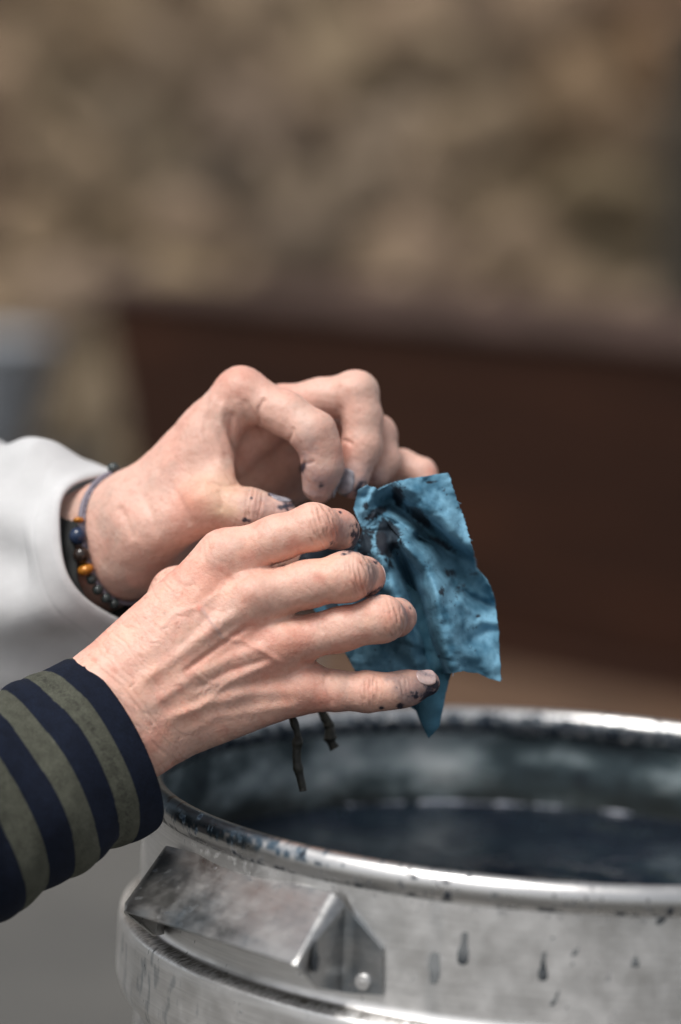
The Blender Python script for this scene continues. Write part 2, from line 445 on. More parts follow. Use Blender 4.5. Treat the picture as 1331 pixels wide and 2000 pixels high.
def obox(s0, s1, b0, b1, z0, z1):
    return [ch(s0, b0, z0), ch(s1, b0, z0), ch(s1, b1, z0), ch(s0, b1, z0), ch(s0, b0, z1), ch(s1, b0, z1), ch(s1, b1, z1), ch(s0, b1, z1)], [(0, 3, 2, 1), (4, 5, 6, 7), (0, 1, 5, 4), (1, 2, 6, 5), (2, 3, 7, 6), (3, 0, 4, 7)]
for k in range(5):
    bevelled('lid_board', *obox(0, LN, DB / 5 * k + .002, DB / 5 * (k + 1) - .002, HT - .024 + .001, HT), m_lid, chest, .006)
bevelled('plinth', *obox(.12, LN - .12, .06, DB - .06, 0, .048), m_chest, chest)

# pale bucket on a dark crate at the left edge
cr = at_height(0, 850, 0.20); cr = CAM + ray(-30, 880) * (6.3 / ray(-30, 880)[1])
crate = empty('wooden_crate', (cr[0], cr[1], 0)); tag(crate, 'low dark crate under the pale bucket at the left edge', 'crate')
m = material('dark_crate_wood', rough=0.8); n = NB(m); v = n.coord((1, 1, 4)); n.set('Base Color', n.ramp(n.noise(v, 6, 5), [(0.3, (0.02, 0.019, 0.017)), (0.7, (0.05, 0.047, 0.042))]))
zc = cr[2]
for k in range(3):
    bevelled('slat', *box((cr[0] - .25, cr[1] - .2, zc / 3 * k + .004), (cr[0] + .25, cr[1] - .18, zc / 3 * (k + 1) - .006)), m, crate, .003)
    bevelled('slat', *box((cr[0] + .232, cr[1] - .178, zc / 3 * k + .004), (cr[0] + .25, cr[1] + .2, zc / 3 * (k + 1) - .006)), m, crate, .003)
bevelled('crate_body', *box((cr[0] - .23, cr[1] - .178, 0.0), (cr[0] + .23, cr[1] + .2, zc)), m, crate, .003)
bk = empty('bucket', (cr[0], cr[1], zc)); tag(bk, 'pale grey bucket standing on a dark crate at the left edge', 'bucket')
def lathe(name, prof, centre, mat, root, seg=64, axis_z=True):
    t = np.linspace(0, 2 * math.pi, seg, endpoint=False); V = []
    for r, zz in prof: V.append(np.stack([centre[0] + r * np.cos(t), centre[1] + r * np.sin(t), np.full(seg, centre[2] + zz)], 1))
    V = np.concatenate(V); return child(name, mesh(name, V, grid_faces(len(prof), seg, False, True)[:, ::-1]), mat, root)
m = material('pale_enamel', (0.36, 0.385, 0.42), 0.35)
lathe('bucket_body', [(0.002, .004), (.095, .004), (.10, .012), (.132, .235), (.137, .24), (.132, .243), (.128, .235), (.096, .02), (.002, .02)], (cr[0], cr[1], zc), m, bk)
lathe('bucket_rim', [(.132, .236), (.138, .236), (.141, .241), (.138, .246), (.132, .246), (.129, .241), (.132, .236)], (cr[0], cr[1], zc), m, bk)
def tube(name, pts, rad, mat, root=None, seg=10, close=False, caps=True):
    pts = np.array(pts, float); n = len(pts); rad = np.broadcast_to(rad, (n,)) if np.ndim(rad) <= 1 else rad
    T = np.gradient(pts, axis=0) if not close else (np.roll(pts, -1, 0) - np.roll(pts, 1, 0)); T /= np.linalg.norm(T, axis=1, keepdims=True)
    up = np.array([0.3, 0.2, 0.93]); V = []
    a = np.linspace(0, 2 * math.pi, seg, endpoint=False)
    for i in range(n):
        e1 = np.cross(T[i], up); e1 /= np.linalg.norm(e1); e2 = np.cross(e1, T[i])
        V.append(pts[i] + rad[i] * (np.cos(a)[:, None] * e1 + np.sin(a)[:, None] * e2))
    V = np.concatenate(V); fc = [tuple(f[::-1]) for f in grid_faces(n, seg, close, True)]
    if not close and caps: fc += [tuple(range(seg)), tuple(range((n - 1) * seg, n * seg))[::-1]]
    me = mesh(name, V, fc)
    return child(name, me, mat, root) if root else obj(name, me, mat)
a = np.linspace(0, math.pi, 24)
tube('bail_handle', np.stack([cr[0] + .134 * np.cos(a), cr[1] - .10 * np.sin(a), zc + .235 - .07 * np.sin(a)], 1), 0.003, m, bk)

#@@CUT_POT
# ------------------------------------------------------------------ stainless pot
pot = empty('dye_pot', (0, 0, 0)); tag(pot, 'large steel pot with blue dye stains and riveted side handle under the hands', 'pot')
def steel(name, base=0.60, rough=0.30, inner=False):
    m = material(name, (base, base, base), rough, 1.0); n = NB(m); v = n.coord()
    st = n.attr('stain')
    sep = n.n('SeparateColor'); n.l(st.outputs['Color'], sep.inputs[0])
    br = n.noise(n.coord((30, 30, 900)), 1.0, 3, 0.6)
    sm = n.noise(v, 22, 5, 0.6)
    basec = n.ramp(sm, [(0.3, (base * .91, base * .905, base * .895)), (0.6, (base, base * .985, base * .97)), (0.8, (base * 1.04, base * 1.035, base * 1.03))])
    basec = n.mix(1.0, basec, n.ramp(br, [(0.3, (.88, .88, .88)), (0.7, (1.05, 1.05, 1.05))]), 'MULTIPLY')
    c1 = n.mix(sep.outputs[0], basec, (0.055, 0.11, 0.16))        # blue film
    c2 = n.mix(sep.outputs[1], c1, (0.006, 0.012, 0.022))          # dark dye
    c3 = n.mix(sep.outputs[2], c2, (0.055, 0.046, 0.034))           # dirt
    n.set('Base Color', c3)
    mx = n.n('Math', operation='MAXIMUM'); n.l(sep.outputs[1], mx.inputs[0]); n.l(sep.outputs[2], mx.inputs[1])
    n.set('Metallic', n.maprange(mx.outputs[0], 0, 1, 1.0, 0.0))
    n.set('Roughness', n.maprange(n.noise(v, 55, 5, 0.65), 0.3, 0.7, rough * .75, rough * 1.35))
    nb = n.bump(br, 0.05, 0.0004); n.set('Normal', n.bump(n.noise(v, 9, 3), 0.05, 0.01, nb))
    return m
M_STEEL = steel('brushed_steel', 0.90, 0.42); M_RIM = steel('rim_steel', 0.62, 0.30)
M_HANDLE = steel('handle_steel', 0.52, 0.36)
SEG = 2600
TH = np.linspace(0, 2 * math.pi, SEG, endpoint=False)
def ring_mesh(name, prof, stain_fn, mat, root, seg=SEG):
    t = np.linspace(0, 2 * math.pi, seg, endpoint=False)
    prof = np.array(prof); r = prof[:, 0][:, None]; zz = prof[:, 1][:, None]
    X = (r * np.cos(t)); Y = (r * np.sin(t)); Z = np.repeat(zz + RIM_Z, seg, 1)
    V = np.stack([X, Y, Z], -1).reshape(-1, 3)
    me = mesh(name, V, grid_faces(len(prof), seg, False, True)[:, ::-1])
    vcol(me, 'stain', stain_fn(V, np.tile(t, len(prof)), np.repeat(np.arange(len(prof)), seg)))
    return child(name, me, mat, root)
def prof_interp(pts, n):
    pts = np.array(pts, float); d = np.r_[0, np.cumsum(np.hypot(*np.diff(pts, axis=0).T))]; s = np.linspace(0, d[-1], n)
    return np.stack([np.interp(s, d, pts[:, 0]), np.interp(s, d, pts[:, 1])], 1)
R = POT_R
# rim bead: a rolled tube
ba = np.linspace(0.0, 2 * math.pi, 29)
bead = np.stack([R - 0.0028 + 0.0056 * np.cos(ba), -0.0040 + 0.0073 * np.sin(ba)], 1)
def rim_stain(V, t, k):
    cyl = np.stack([np.cos(t) * 20, np.sin(t) * 20, V[:, 2] * 160], 1)
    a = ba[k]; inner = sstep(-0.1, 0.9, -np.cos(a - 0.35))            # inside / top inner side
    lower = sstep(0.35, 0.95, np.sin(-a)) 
    n1 = fbm(cyl, 2.6, 3, 4); n2 = fbm(cyl, 6.0, 9, 4)
    left = np.exp(-((np.mod(t - 3.68 + math.pi, 2 * math.pi) - math.pi) / 0.36) ** 2) + 0.9 * np.exp(-((np.mod(t - 3.3 + math.pi, 2 * math.pi) - math.pi) / 0.25) ** 2)
    blue = sstep(0.15, 0.5, inner * 0.45 + left * 0.95 * sstep(-0.3, 0.6, np.sin(a)+0.3*n1) + 0.35 * n1 - 0.05) * 0.9
    front = ((t > 4.3) & (t < 5.6)).astype(float)
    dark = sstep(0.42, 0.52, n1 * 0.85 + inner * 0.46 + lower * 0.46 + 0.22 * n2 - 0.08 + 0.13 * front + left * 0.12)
    dirt = sstep(0.95, 1.2, lower * 0.9 + 0.3 * n2) * 0.5
    return np.stack([blue, dark, dirt], 1)
ring_mesh('rim', bead, rim_stain, M_RIM, pot)
WT = R + 0.0005
prof = prof_interp([(WT, -0.0100), (WT, -0.0600), (WT + 0.0008, -0.0630), (WT + .0022, -0.0644), (WT + .0070, -0.0652), (WT + .0092, -0.0668), (WT + .0099, -0.071), (WT + .0098, -0.096), (WT + .0080, -0.102), (WT + .003, -0.108), (WT, -0.112), (WT, -0.125)], 110)
T_BAND = 4.4
def wall_stain(V, t, k):
    cyl = np.stack([np.cos(t) * 20, np.sin(t) * 20, (V[:, 2] - RIM_Z) * 100], 1); zz = V[:, 2] - RIM_Z
    n1 = fbm(cyl, 1.1, 31, 5); n2 = fbm(cyl, 5.0, 40, 4); n3 = fbm(cyl * np.array([1, 1, .22]), 3.2, 50, 4)
    n4 = fbm(cyl, 17.0, 61, 3)
    dark = sstep(0.80, 0.88, n2 * 0.75 + n1 * 0.5)
    topd = np.exp(-((zz + 0.0122) / 0.0012) ** 2) * sstep(0.15, 0.6, n2) * .7
    seam = np.exp(-((zz + 0.0643 + 0.0003 * n4) / 0.0007) ** 2)
    left = np.exp(-((np.mod(t - 3.5 + math.pi, 2 * math.pi) - math.pi) / 0.45) ** 2)
    band = np.exp(-((t - T_BAND + zz * .06 + .0015 * n2) / 0.018) ** 4) * sstep(-.063, -.058, zz)
    blue = np.maximum(0.16 * band * (.7 + .5 * n1), sstep(0.55, 0.9, n3 * 0.5 + n1 * .4 + left * 0.55 * sstep(-.066, -.075, zz)) * 0.35)
    return np.stack([blue, np.clip(np.maximum(dark * 0.8, topd) + seam * (.5 + .3 * n4), 0, 1), np.clip(seam * 0.7 + 0.6 * np.exp(-((zz + 0.0655) / 0.0013) ** 2) * sstep(0.0, 0.8, n4 + .3), 0, 1)], 1)
ring_mesh('wall', prof, wall_stain, M_STEEL, pot, 2000)
prof2 = [(WT, -0.1255), (WT, -0.30), (WT, -0.545), (WT - .006, -0.549), (0.001, -0.549)]
ring_mesh('lower_body', prof_interp(prof2, 30), lambda V, t, k: np.zeros((len(V), 3)), M_STEEL, pot, 256)
# stained inner wall
m = material('stained_inner_steel', rough=0.5, metal=0.15); n = NB(m); v = n.coord((1, 1, 1.6))
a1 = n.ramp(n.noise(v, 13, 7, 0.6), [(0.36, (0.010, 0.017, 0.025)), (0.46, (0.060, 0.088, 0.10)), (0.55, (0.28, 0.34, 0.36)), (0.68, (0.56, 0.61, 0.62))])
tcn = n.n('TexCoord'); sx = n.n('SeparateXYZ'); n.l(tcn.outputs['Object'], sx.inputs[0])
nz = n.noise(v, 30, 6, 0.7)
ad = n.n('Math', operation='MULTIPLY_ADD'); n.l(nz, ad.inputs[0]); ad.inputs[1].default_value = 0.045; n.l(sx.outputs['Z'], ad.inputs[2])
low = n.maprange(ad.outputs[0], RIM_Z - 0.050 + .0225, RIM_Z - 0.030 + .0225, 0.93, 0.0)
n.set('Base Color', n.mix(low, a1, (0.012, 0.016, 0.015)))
n.set('Normal', n.bump(n.noise(v, 70, 5), 0.25, 0.002)); M_IN = m
prof3 = prof_interp([(R - .0015, -.0050), (R - .0015, -.20), (R - .01, -.21), (.001, -.21)], 40)
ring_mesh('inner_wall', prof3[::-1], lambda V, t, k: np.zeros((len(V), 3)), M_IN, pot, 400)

# sheet metal handle
def cyl_hit(px, py, out):
    r = ray(px, py); o = CAM; rr = WT + out / 1000.0
    A = r[0] ** 2 + r[1] ** 2; B = o[0] * r[0] + o[1] * r[1]; C_ = o[0] ** 2 + o[1] ** 2 - rr * rr
    dsc = B * B - A * C_
    if dsc < 0: return o + r * (-B / A)
    return o + r * ((-B - math.sqrt(dsc)) / A)
A_ = cyl_hit(322, 1652, 5.5); B_ = cyl_hit(655, 1747, 5.5)
ab = B_ - A_; ab[2] = 0; ab /= np.linalg.norm(ab); outv = np.array([ab[1], -ab[0], 0.0])
if outv @ ((A_ + B_) / 2) < 0: outv = -outv
slope = outv * math.cos(math.radians(38)) - np.array([0, 0, 1]) * math.sin(math.radians(38))
nrm = np.cross(B_ - A_, slope)
def plane_hit(px, py, p0, nn):
    r = ray(px, py); return CAM + r * (((p0 - CAM) @ nn) / (r @ nn))
C_ = plane_hit(580, 1883, A_, nrm); D_ = plane_hit(240, 1776, A_, nrm)
print('handle out mm', (C_ - A_) @ outv * 1000, (D_ - A_) @ outv * 1000, 'depth', (C_ - CAM) @ F, (D_ - CAM) @ F)
E_ = cyl_hit(686, 1781, 1.5); H_ = cyl_hit(673, 1938, 1.5); I_ = cyl_hit(748, 1852, 1.5); J_ = cyl_hit(748, 1943, 1.5); G_ = plane_hit(621, 1930, C_, np.cross(E_ - C_, H_ - C_))
mid = (A_ + B_) / 2
def mirror(p): return p - 2 * ((p - mid) @ ab) * ab
K_ = D_ + (mirror(G_) - mirror(C_)); L_ = A_ + (mirror(H_) - mirror(B_)); M_ = A_ + (mirror(E_) - mirror(B_)); I2 = A_ + (mirror(I_) - mirror(B_)); J2 = A_ + (mirror(J_) - mirror(B_))
down = np.array([0, 0, -1.0])
lipC = C_ + down * 0.0032 + outv * 0.0002; lipD = D_ + down * 0.0032 + outv * 0.0002
def sheet(name, V, Fc, mat, root, bev=0.0026, th=0.0013, cuts=18):
    bm = bmesh.new(); vs = [bm.verts.new(tuple(p)) for p in V]
    for f in Fc: bm.faces.new([vs[i] for i in f])
    bmesh.ops.recalc_face_normals(bm, faces=bm.faces[:])
    me = bpy.data.meshes.new(name); bm.to_mesh(me); bm.free(); me.materials.append(mat)
    o = child(name, me, None, root)
    if bev:
        b = o.modifiers.new('bevel', 'BEVEL'); b.width = bev; b.segments = 7; b.limit_method = 'ANGLE'; b.angle_limit = math.radians(7)
    s = o.modifiers.new('solid', 'SOLIDIFY'); s.thickness = th; s.offset = 0
    b2 = o.modifiers.new('bevel2', 'BEVEL'); b2.width = 0.0003; b2.segments = 2; b2.limit_method = 'ANGLE'; b2.angle_limit = math.radians(50)
    return o
# procedural stains for the handle
m = M_HANDLE; n = NB(m)
for nd in [x for x in m.node_tree.nodes if x.type == 'ATTRIBUTE']: m.node_tree.nodes.remove(nd)
sep = [x for x in m.node_tree.nodes if x.type == 'SEPARATE_COLOR'][0]; cmb = n.n('CombineColor'); v = n.coord()
n.l(n.maprange(n.noise(v, 26, 5, .6), 0.50, 0.75, 0, 0.7), cmb.inputs[0])
n.l(n.maprange(n.noise(v, 150, 5, .7), 0.61, 0.66, 0, 0.85), cmb.inputs[1])
n.l(n.maprange(n.noise(v, 90, 5, .7), 0.66, 0.8, 0, 0.6), cmb.inputs[2]); n.l(cmb.outputs[0], sep.inputs[0])
backpx = [(322, 1652), (374, 1665), (426, 1680), (480, 1697), (537, 1716), (595, 1732), (655, 1747)]
HV = [plane_hit(x, y, A_, nrm) for x, y in backpx]; nb_ = len(HV)
B_ = HV[-1]; A_ = HV[0]
u_ = slope / np.linalg.norm(slope)
for k in range(nb_): HV.append(D_ + (C_ - D_) * k / (nb_ - 1) - u_ * 0.0045)
for k in range(nb_): HV.append(D_ + (C_ - D_) * k / (nb_ - 1) - np.array([0, 0, 0.0008]))
HF = [(k, k + 1, nb_ + k + 1, nb_ + k) for k in range(nb_ - 1)] + [(nb_ + k, nb_ + k + 1, 2 * nb_ + k + 1, 2 * nb_ + k) for k in range(nb_ - 1)]
q0 = len(HV); HV += [G_, H_, E_, I_, J_, K_, L_, M_, I2, J2]
iB, iC1, iC, iA, iD1, iD = nb_ - 1, 2 * nb_ - 1, 3 * nb_ - 1, 0, nb_, 2 * nb_
HF += [(iB, q0 + 2, q0 + 1, q0, iC, iC1), (q0 + 2, q0 + 3, q0 + 4, q0 + 1), (iA, iD1, iD, q0 + 5, q0 + 6, q0 + 7), (q0 + 7, q0 + 6, q0 + 9, q0 + 8)]
handle = sheet('handle', HV, HF, M_HANDLE, pot, bev=0.0032)
# rivets
for px, py in ((709, 1918),):
    c = cyl_hit(px, py, 2.6); rad = np.array([c[0], c[1], 0]); rad /= np.linalg.norm(rad); t1 = np.cross(rad, (0, 0, 1.0)); t2 = np.cross(t1, rad)
    for q, (cc, flip) in enumerate(((c, 1), (L_ * 0.35 + J2 * 0.65 + rad * 0.001, 1))):
        rp = [(0.0001, .0014), (.0012, .0013), (.0020, .0010), (.0024, .0009), (.0030, .0013), (.0035, .0008), (.0037, -.001)]
        aa = np.linspace(0, 2 * math.pi, 20, endpoint=False); V = []
        for r_, h_ in rp: V.append(cc + rad * h_ + r_ * (np.cos(aa)[:, None] * t1 + np.sin(aa)[:, None] * t2))
        me = mesh('rivet', np.concatenate(V), grid_faces(len(rp), 20, False, True)); vcol(me, 'stain', np.tile([0.1, 0.0, 0.25], (len(me.vertices), 1)))
        rv = child('rivet', me, M_STEEL, pot)
    # weld dirt along the handle top

sn_ = np.cross(C_ - B_, H_ - B_); sn_ /= np.linalg.norm(sn_); sn_ = sn_ if sn_ @ (CAM - B_) > 0 else -sn_
side_hit = lambda x, y, o_: plane_hit(x, y, B_ + sn_ * (0.0009 + o_ / 1000), sn_)
# dye drips on the outer wall: thin raised drops
m_drip = material('dried_dye_drip', (0.035, 0.045, 0.055), 0.25); n = NB(m_drip); at = n.attr('drop'); n.set('Base Color', at.outputs['Color'])
n.b.inputs['Coat Weight'].default_value = 0.4
def drip(path, prof, dark, name='dye_drip', hit=cyl_hit):
    """path px list from top to bottom, prof half widths px, dark 0..1 per station"""
    S = 18; Q = 9; path = np.array(path, float); tt = np.linspace(0, 1, len(path)); V = []; Cc = []
    for s_ in np.linspace(0, 1, S):
        x = np.interp(s_, tt, path[:, 0]); y = np.interp(s_, tt, path[:, 1]); hw = np.interp(s_, tt, prof); dk = np.interp(s_, tt, dark)
        if s_ in (0.0, 1.0): hw *= 0.25
        for q in np.linspace(-1, 1, Q):
            jx = 0.8 * noise(np.array([[s_ * 6, q * 1.5]]), 1, int(path[0, 0]))[0]
            V.append(hit(x + q * hw + jx, y + 0.9 * jx, 0.12 + 0.30 * (1 - q * q) * (0.3 + s_)))
            k = np.clip(dk + 0.25 * noise(np.array([[s_ * 9, q * 3]]), 1, int(path[0, 1]))[0], 0, 1); Cc.append(np.array([.21, .22, .225]) * (1 - k) + np.array([.012, .018, .026]) * k)
    me = mesh(name, V, grid_faces(S, Q)); vcol(me, 'drop', Cc)
    return child(name, me, m_drip, pot)
drip([(909, 1820), (907, 1838), (905, 1860), (904, 1885)], [7, 6, 12, 9], [.35, .3, .3, 1])
drip([(1064, 1858), (1062, 1875), (1061, 1888), (1060, 1900), (1061, 1916)], [5, 4, 5, 10, 8], [.2, .55, .95, .6, 1])
drip([(1242, 1866), (1241, 1880), (1241, 1888)], [2, 8, 8], [.2, .2, .8])
drip([(1128, 1852), (1124, 1860), (1120, 1866)], [3, 5, 5], [.2, .4, .8])
drip([(1120, 1880), (1117, 1886)], [2, 3], [.3, .7])
drip([(1092, 1935), (1086, 1950), (1078, 1964)], [2, 3, 6], [.2, .3, .8])
drip([(1295, 1793), (1290, 1800), (1286, 1806)], [9, 8, 4], [.9, .8, .9])
drip([(1300, 1786), (1297, 1793)], [5, 6], [.9, .9])
drip([(617, 1836), (616, 1855), (617, 1872), (615, 1900)], [3, 4, 7, 6], [.3, .6, 1, 1], hit=side_hit)
drip([(850, 1860), (848, 1885), (850, 1905), (846, 1922)], [9, 12, 10, 7], [.10, -.1, .35, .1])
drip([(1080, 1830), (1079, 1834)], [3, 3], [.5, .5])
drip([(1108, 1966), (1108, 1969)], [2, 2], [.7, .9])

# dye bath
m = material('indigo_dye_bath', (0.006, 0.011, 0.020), 0.07); n = NB(m); v = n.coord()
n.set('Base Color', n.ramp(n.noise(v, 28, 6, .7), [(0.42, (0.002, 0.005, 0.014)), (0.58, (0.005, 0.011, 0.020)), (0.72, (0.022, 0.028, 0.028))]))
n.set('Roughness', n.maprange(n.noise(v, 40, 4), 0.4, 0.65, 0.05, 0.35))
n.set('Normal', n.bump(n.noise(v, 18, 3), 0.12, 0.004)); LZ = RIM_Z - 0.052
rr = np.concatenate([[0.0005], np.linspace(0.01, R - .0016, 20)]); tt = np.linspace(0, 2 * math.pi, 160, endpoint=False)
V = np.stack([np.outer(rr, np.cos(tt)), np.outer(rr, np.sin(tt)), np.full((len(rr), 160), LZ)], -1).reshape(-1, 3)
bath = obj('dye_bath', mesh('dye_bath', V, grid_faces(len(rr), 160, False, True)), m); tag(bath, 'dark indigo dye liquid filling the steel pot', 'dye')
m = material('pale_foam', (0.24, 0.26, 0.31), 0.3); 
tt = np.linspace(0, 2 * math.pi, 700, endpoint=False); cn = np.stack([np.cos(tt) * 6, np.sin(tt) * 6], 1)
thick = 0.00003 + 0.0012 * np.clip(fbm(cn, 4.5, 4, 4) * 1.5 + 1.35 * np.exp(-((tt - 1.80) / 0.38) ** 2) - .62, 0, 1.1)
aa = np.linspace(0, math.pi, 7); V = []
for a_ in aa: V.append(np.stack([(R - .0016 - thick * (1 - math.cos(a_))) * np.cos(tt), (R - .0016 - thick * (1 - math.cos(a_))) * np.sin(tt), LZ + 0.0003 + thick * 1.1 * math.sin(a_)], 1))
fo = obj('foam_ring', mesh('foam_ring', np.concatenate(V), grid_faces(7, 700, False, True)), m); fo.parent = bath

#@@CUT_NEAR
# ------------------------------------------------------------------ near hand (right hand, back towards the camera)
person_a = empty('person', tuple(P(215, 1458, 0))); tag(person_a, 'right hand in a navy and olive striped sleeve, nearest the camera, pinching blue cloth', 'person')
NH = Hand(
    body=[((-210, 1700, -52, 84), (197, 1378, -3, 84)), ((-180, 1750, -50, 92), (255, 1440, -2, 84)),
          ((200, 1345, 0, 80), (440, 1090, 3, 52)), ((225, 1372, -3, 82), (492, 1168, -2, 53)), ((250, 1408, -1, 80), (548, 1256, 1, 49)), ((268, 1440, 4, 72), (592, 1344, 8, 46)),
          ((260, 1400, 16, 66), (500, 1190, 17, 48)), ((280, 1420, 16, 66), (560, 1310, 18, 46)),
          ((265, 1320, 14, 60), (345, 1158, 30, 45))],
    fingers=[[(440, 1090, 3, 50), (540, 1052, 0, 42.5), (612, 1029, 0, 43.5), (662, 1034, 14, 35), (672, 1046, 33, 29)],
             [(492, 1168, -2, 52), (600, 1142, -5, 43.5), (680, 1126, -5, 46), (711, 1127, 13, 36), (716, 1137, 32, 30)],
             [(548, 1256, 1, 48), (665, 1230, -1, 40.5), (746, 1209, -2, 42.5), (774, 1206, 13, 34.5), (778, 1215, 32, 29)],
             [(592, 1344, 8, 44), (655, 1350, 7, 36.5), (720, 1351, 6, 37), (760, 1350, 6, 31.5), (792, 1345, 8, 32), (834, 1334, 11, 26)],
             [(345, 1158, 30, 45), (440, 1120, 46, 44), (570, 1085, 58, 40), (655, 1062, 66, 33)]])
V, Fc, N = NH.build(0.00065)
px, py = pix(V); front = sstep(0.1, -0.35, N[:, 2]); q2 = np.stack([px, py], 1)
ca, sa = math.cos(math.radians(-38)), math.sin(math.radians(-38))
along = px * ca + py * sa; across = -px * sa + py * ca
disp = np.zeros(len(V))
for pts, wd, hg in [([(262, 1345), (330, 1290), (400, 1240), (485, 1180)], 13, .0013), ([(270, 1290), (345, 1215), (430, 1110)], 15, .0006),
                    ([(285, 1385), (370, 1325), (450, 1285), (545, 1255)], 12, .0011), ([(300, 1420), (400, 1372), (500, 1352), (590, 1345)], 13, .0010),
                    ([(385, 1185), (410, 1205), (432, 1240)], 6, .0006), ([(425, 1245), (470, 1250), (520, 1275), (560, 1300)], 6, .0006),
                    ([(330, 1400), (390, 1380), (450, 1330), (540, 1290)], 7, .0006), ([(355, 1440), (420, 1400), (520, 1385), (600, 1375)], 9, .0005),
                    ([(300, 1240), (340, 1200), (390, 1185), (440, 1150)], 6, .0004), ([(360, 1290), (400, 1330), (430, 1335)], 5, .0004),
                    ([(352, 1318), (437, 1257), (492, 1219)], 6, -.0011), ([(372, 1352), (450, 1310), (535, 1284)], 7, -.0008), ([(360, 1378), (450, 1345), (550, 1325)], 9, -.0006),
                    ([(300, 1310), (370, 1245), (440, 1165)], 10, -.0006), ([(440, 1140), (500, 1118), (545, 1105)], 10, -.0009), ([(520, 1215), (580, 1200), (630, 1193)], 10, -.0009), ([(580, 1300), (620, 1300), (650, 1296)], 9, -.0007),
                    ([(178, 1292), (232, 1335), (272, 1385), (296, 1430)], 3.2, -.0006), ([(196, 1288), (250, 1335), (290, 1390), (305, 1420)], 2.6, -.0004), ([(170, 1310), (222, 1352), (262, 1402)], 2.6, -.0004),
                    ([(632, 1200), (625, 1225), (632, 1240)], 4, -.0005), ([(640, 1300), (635, 1330), (642, 1350), (650, 1385)], 5, -.0006), ([(552, 1105), (560, 1130)], 5, -.0005)]:
    disp += ridge(px, py, pts, wd, hg) * front
for cx, cy, rr_, hg in [(447, 1078, 34, .0016), (497, 1158, 32, .0018), (553, 1248, 28, .0013), (592, 1340, 26, .0010), (628, 1026, 26, .0007), (694, 1124, 28, .0008), (762, 1206, 26, .0007), (720, 1350, 20, .0005)]:
    disp += hg * blob(px, py, cx, cy, rr_) * front
disp += creases(px, py, 622, 1030, -18, 44, [(-20, 8, 2.6, .00035), (-11, 7, 2.4, .00045), (-2, 5, 2.2, .0005), (7, 2, 2.4, .0005), (15, -3, 2.2, .0004), (24, -6, 2.6, .0006), (33, -6, 2.0, .0003)]) * front
disp += creases(px, py, 700, 1128, -12, 46, [(-22, 8, 2.4, .00035), (-13, 6, 2.2, .00045), (-4, 4, 2.2, .0005), (5, 1, 2.4, .0005), (14, -3, 2.2, .0005), (24, -7, 2.4, .00055)]) * front
disp += creases(px, py, 762, 1206, -14, 42, [(-16, 7, 2.2, .0003), (-7, 5, 2.2, .0004), (2, 2, 2.2, .0004), (12, -2, 2.4, .0005), (22, -6, 2.4, .0005)]) * front
disp += creases(px, py, 720, 1352, 0, 36, [(-14, 5, 2.2, .0003), (-6, 4, 2.0, .0004), (2, 1, 2.2, .0005), (10, -2, 2.0, .0004), (18, -4, 2.2, .0003)]) * front
disp += creases(px, py, 792, 1346, -8, 32, [(-6, 3, 2.0, .0004), (2, 0, 2.0, .0005), (9, -2, 2.0, .0003)]) * front
skin_lines = np.abs(noise(np.stack([along / 7.5 + noise(q2, 0.03, 8) * 1.2, across / 46], 1), 1, 12))
wr = 0.35 + 0.65 * np.clip(1 - (px - 250) / 280, 0, 1)
disp += (-0.00034 * sstep(0.16, 0.0, skin_lines) * wr + 0.00018 * noise(np.stack([along / 14, across / 60], 1), 1, 15) * wr) * front
disp += 0.00022 * fbm(V, 110, 21, 2) + 0.00006 * fbm(V, 900, 22, 2)
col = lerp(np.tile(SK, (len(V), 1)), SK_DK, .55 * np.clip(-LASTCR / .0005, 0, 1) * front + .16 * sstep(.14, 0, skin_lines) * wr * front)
col = lerp(col, SK * np.array([1.05, 1.03, 1.0]), sstep(0, .6, fbm(V, 90, 60, 3)))
col = lerp(col, SK_RED, 0.34 * sstep(-0.1, 0.7, fbm(V, 75, 33, 5)) + 0.12 * sstep(.1, .6, fbm(V, 260, 35, 3)))
col = lerp(col, SK_GREY, 0.22 * sstep(0.1, 0.8, fbm(V, 60, 37, 4)))
for cx, cy, rx, ry, an, k in [(645, 1035, 26, 14, 60, .45), (705, 1145, 24, 16, 50, .5), (770, 1205, 26, 22, 0, .35), (450, 1090, 50, 40, 0, .16), (500, 1165, 46, 36, 0, .2), (560, 1255, 44, 34, 0, .18), (600, 1345, 40, 30, 0, .25), (630, 1370, 60, 22, 0, .3),
                              (390, 1188, 7, 7, 0, .75), (352, 1345, 9, 7, 45, .5), (186, 1288, 12, 5, 30, .5), (430, 1265, 60, 7, -38, .35), (450, 1310, 60, 6, -25, .25), (720, 1352, 26, 20, 0, .25), (560, 1340, 60, 30, 0, .12), (325, 1285, 16, 9, -40, .25), (300, 1170, 40, 30, -45, .10), (655, 1030, 10, 22, -15, .30)]:
    col = lerp(col, SK_RED, k * blob(px, py, cx, cy, rx, ry, an) * (0.75 + 0.4 * fbm(V, 300, int(cx), 3)))
for cx, cy, r_, k in [(305, 1132, 4, .5), (322, 1197, 4, .45), (284, 1168, 3, .35), (545, 1100, 6, .3), (418, 1232, 5, .3)]:
    col = lerp(col, SK_DK * .6, k * blob(px, py, cx, cy, r_))
col = lerp(col, np.array([.34, .33, .36]), 0.22 * sstep(5, 2, poly_dist(px, py, [(395, 1190), (418, 1222), (434, 1245)])[0]))
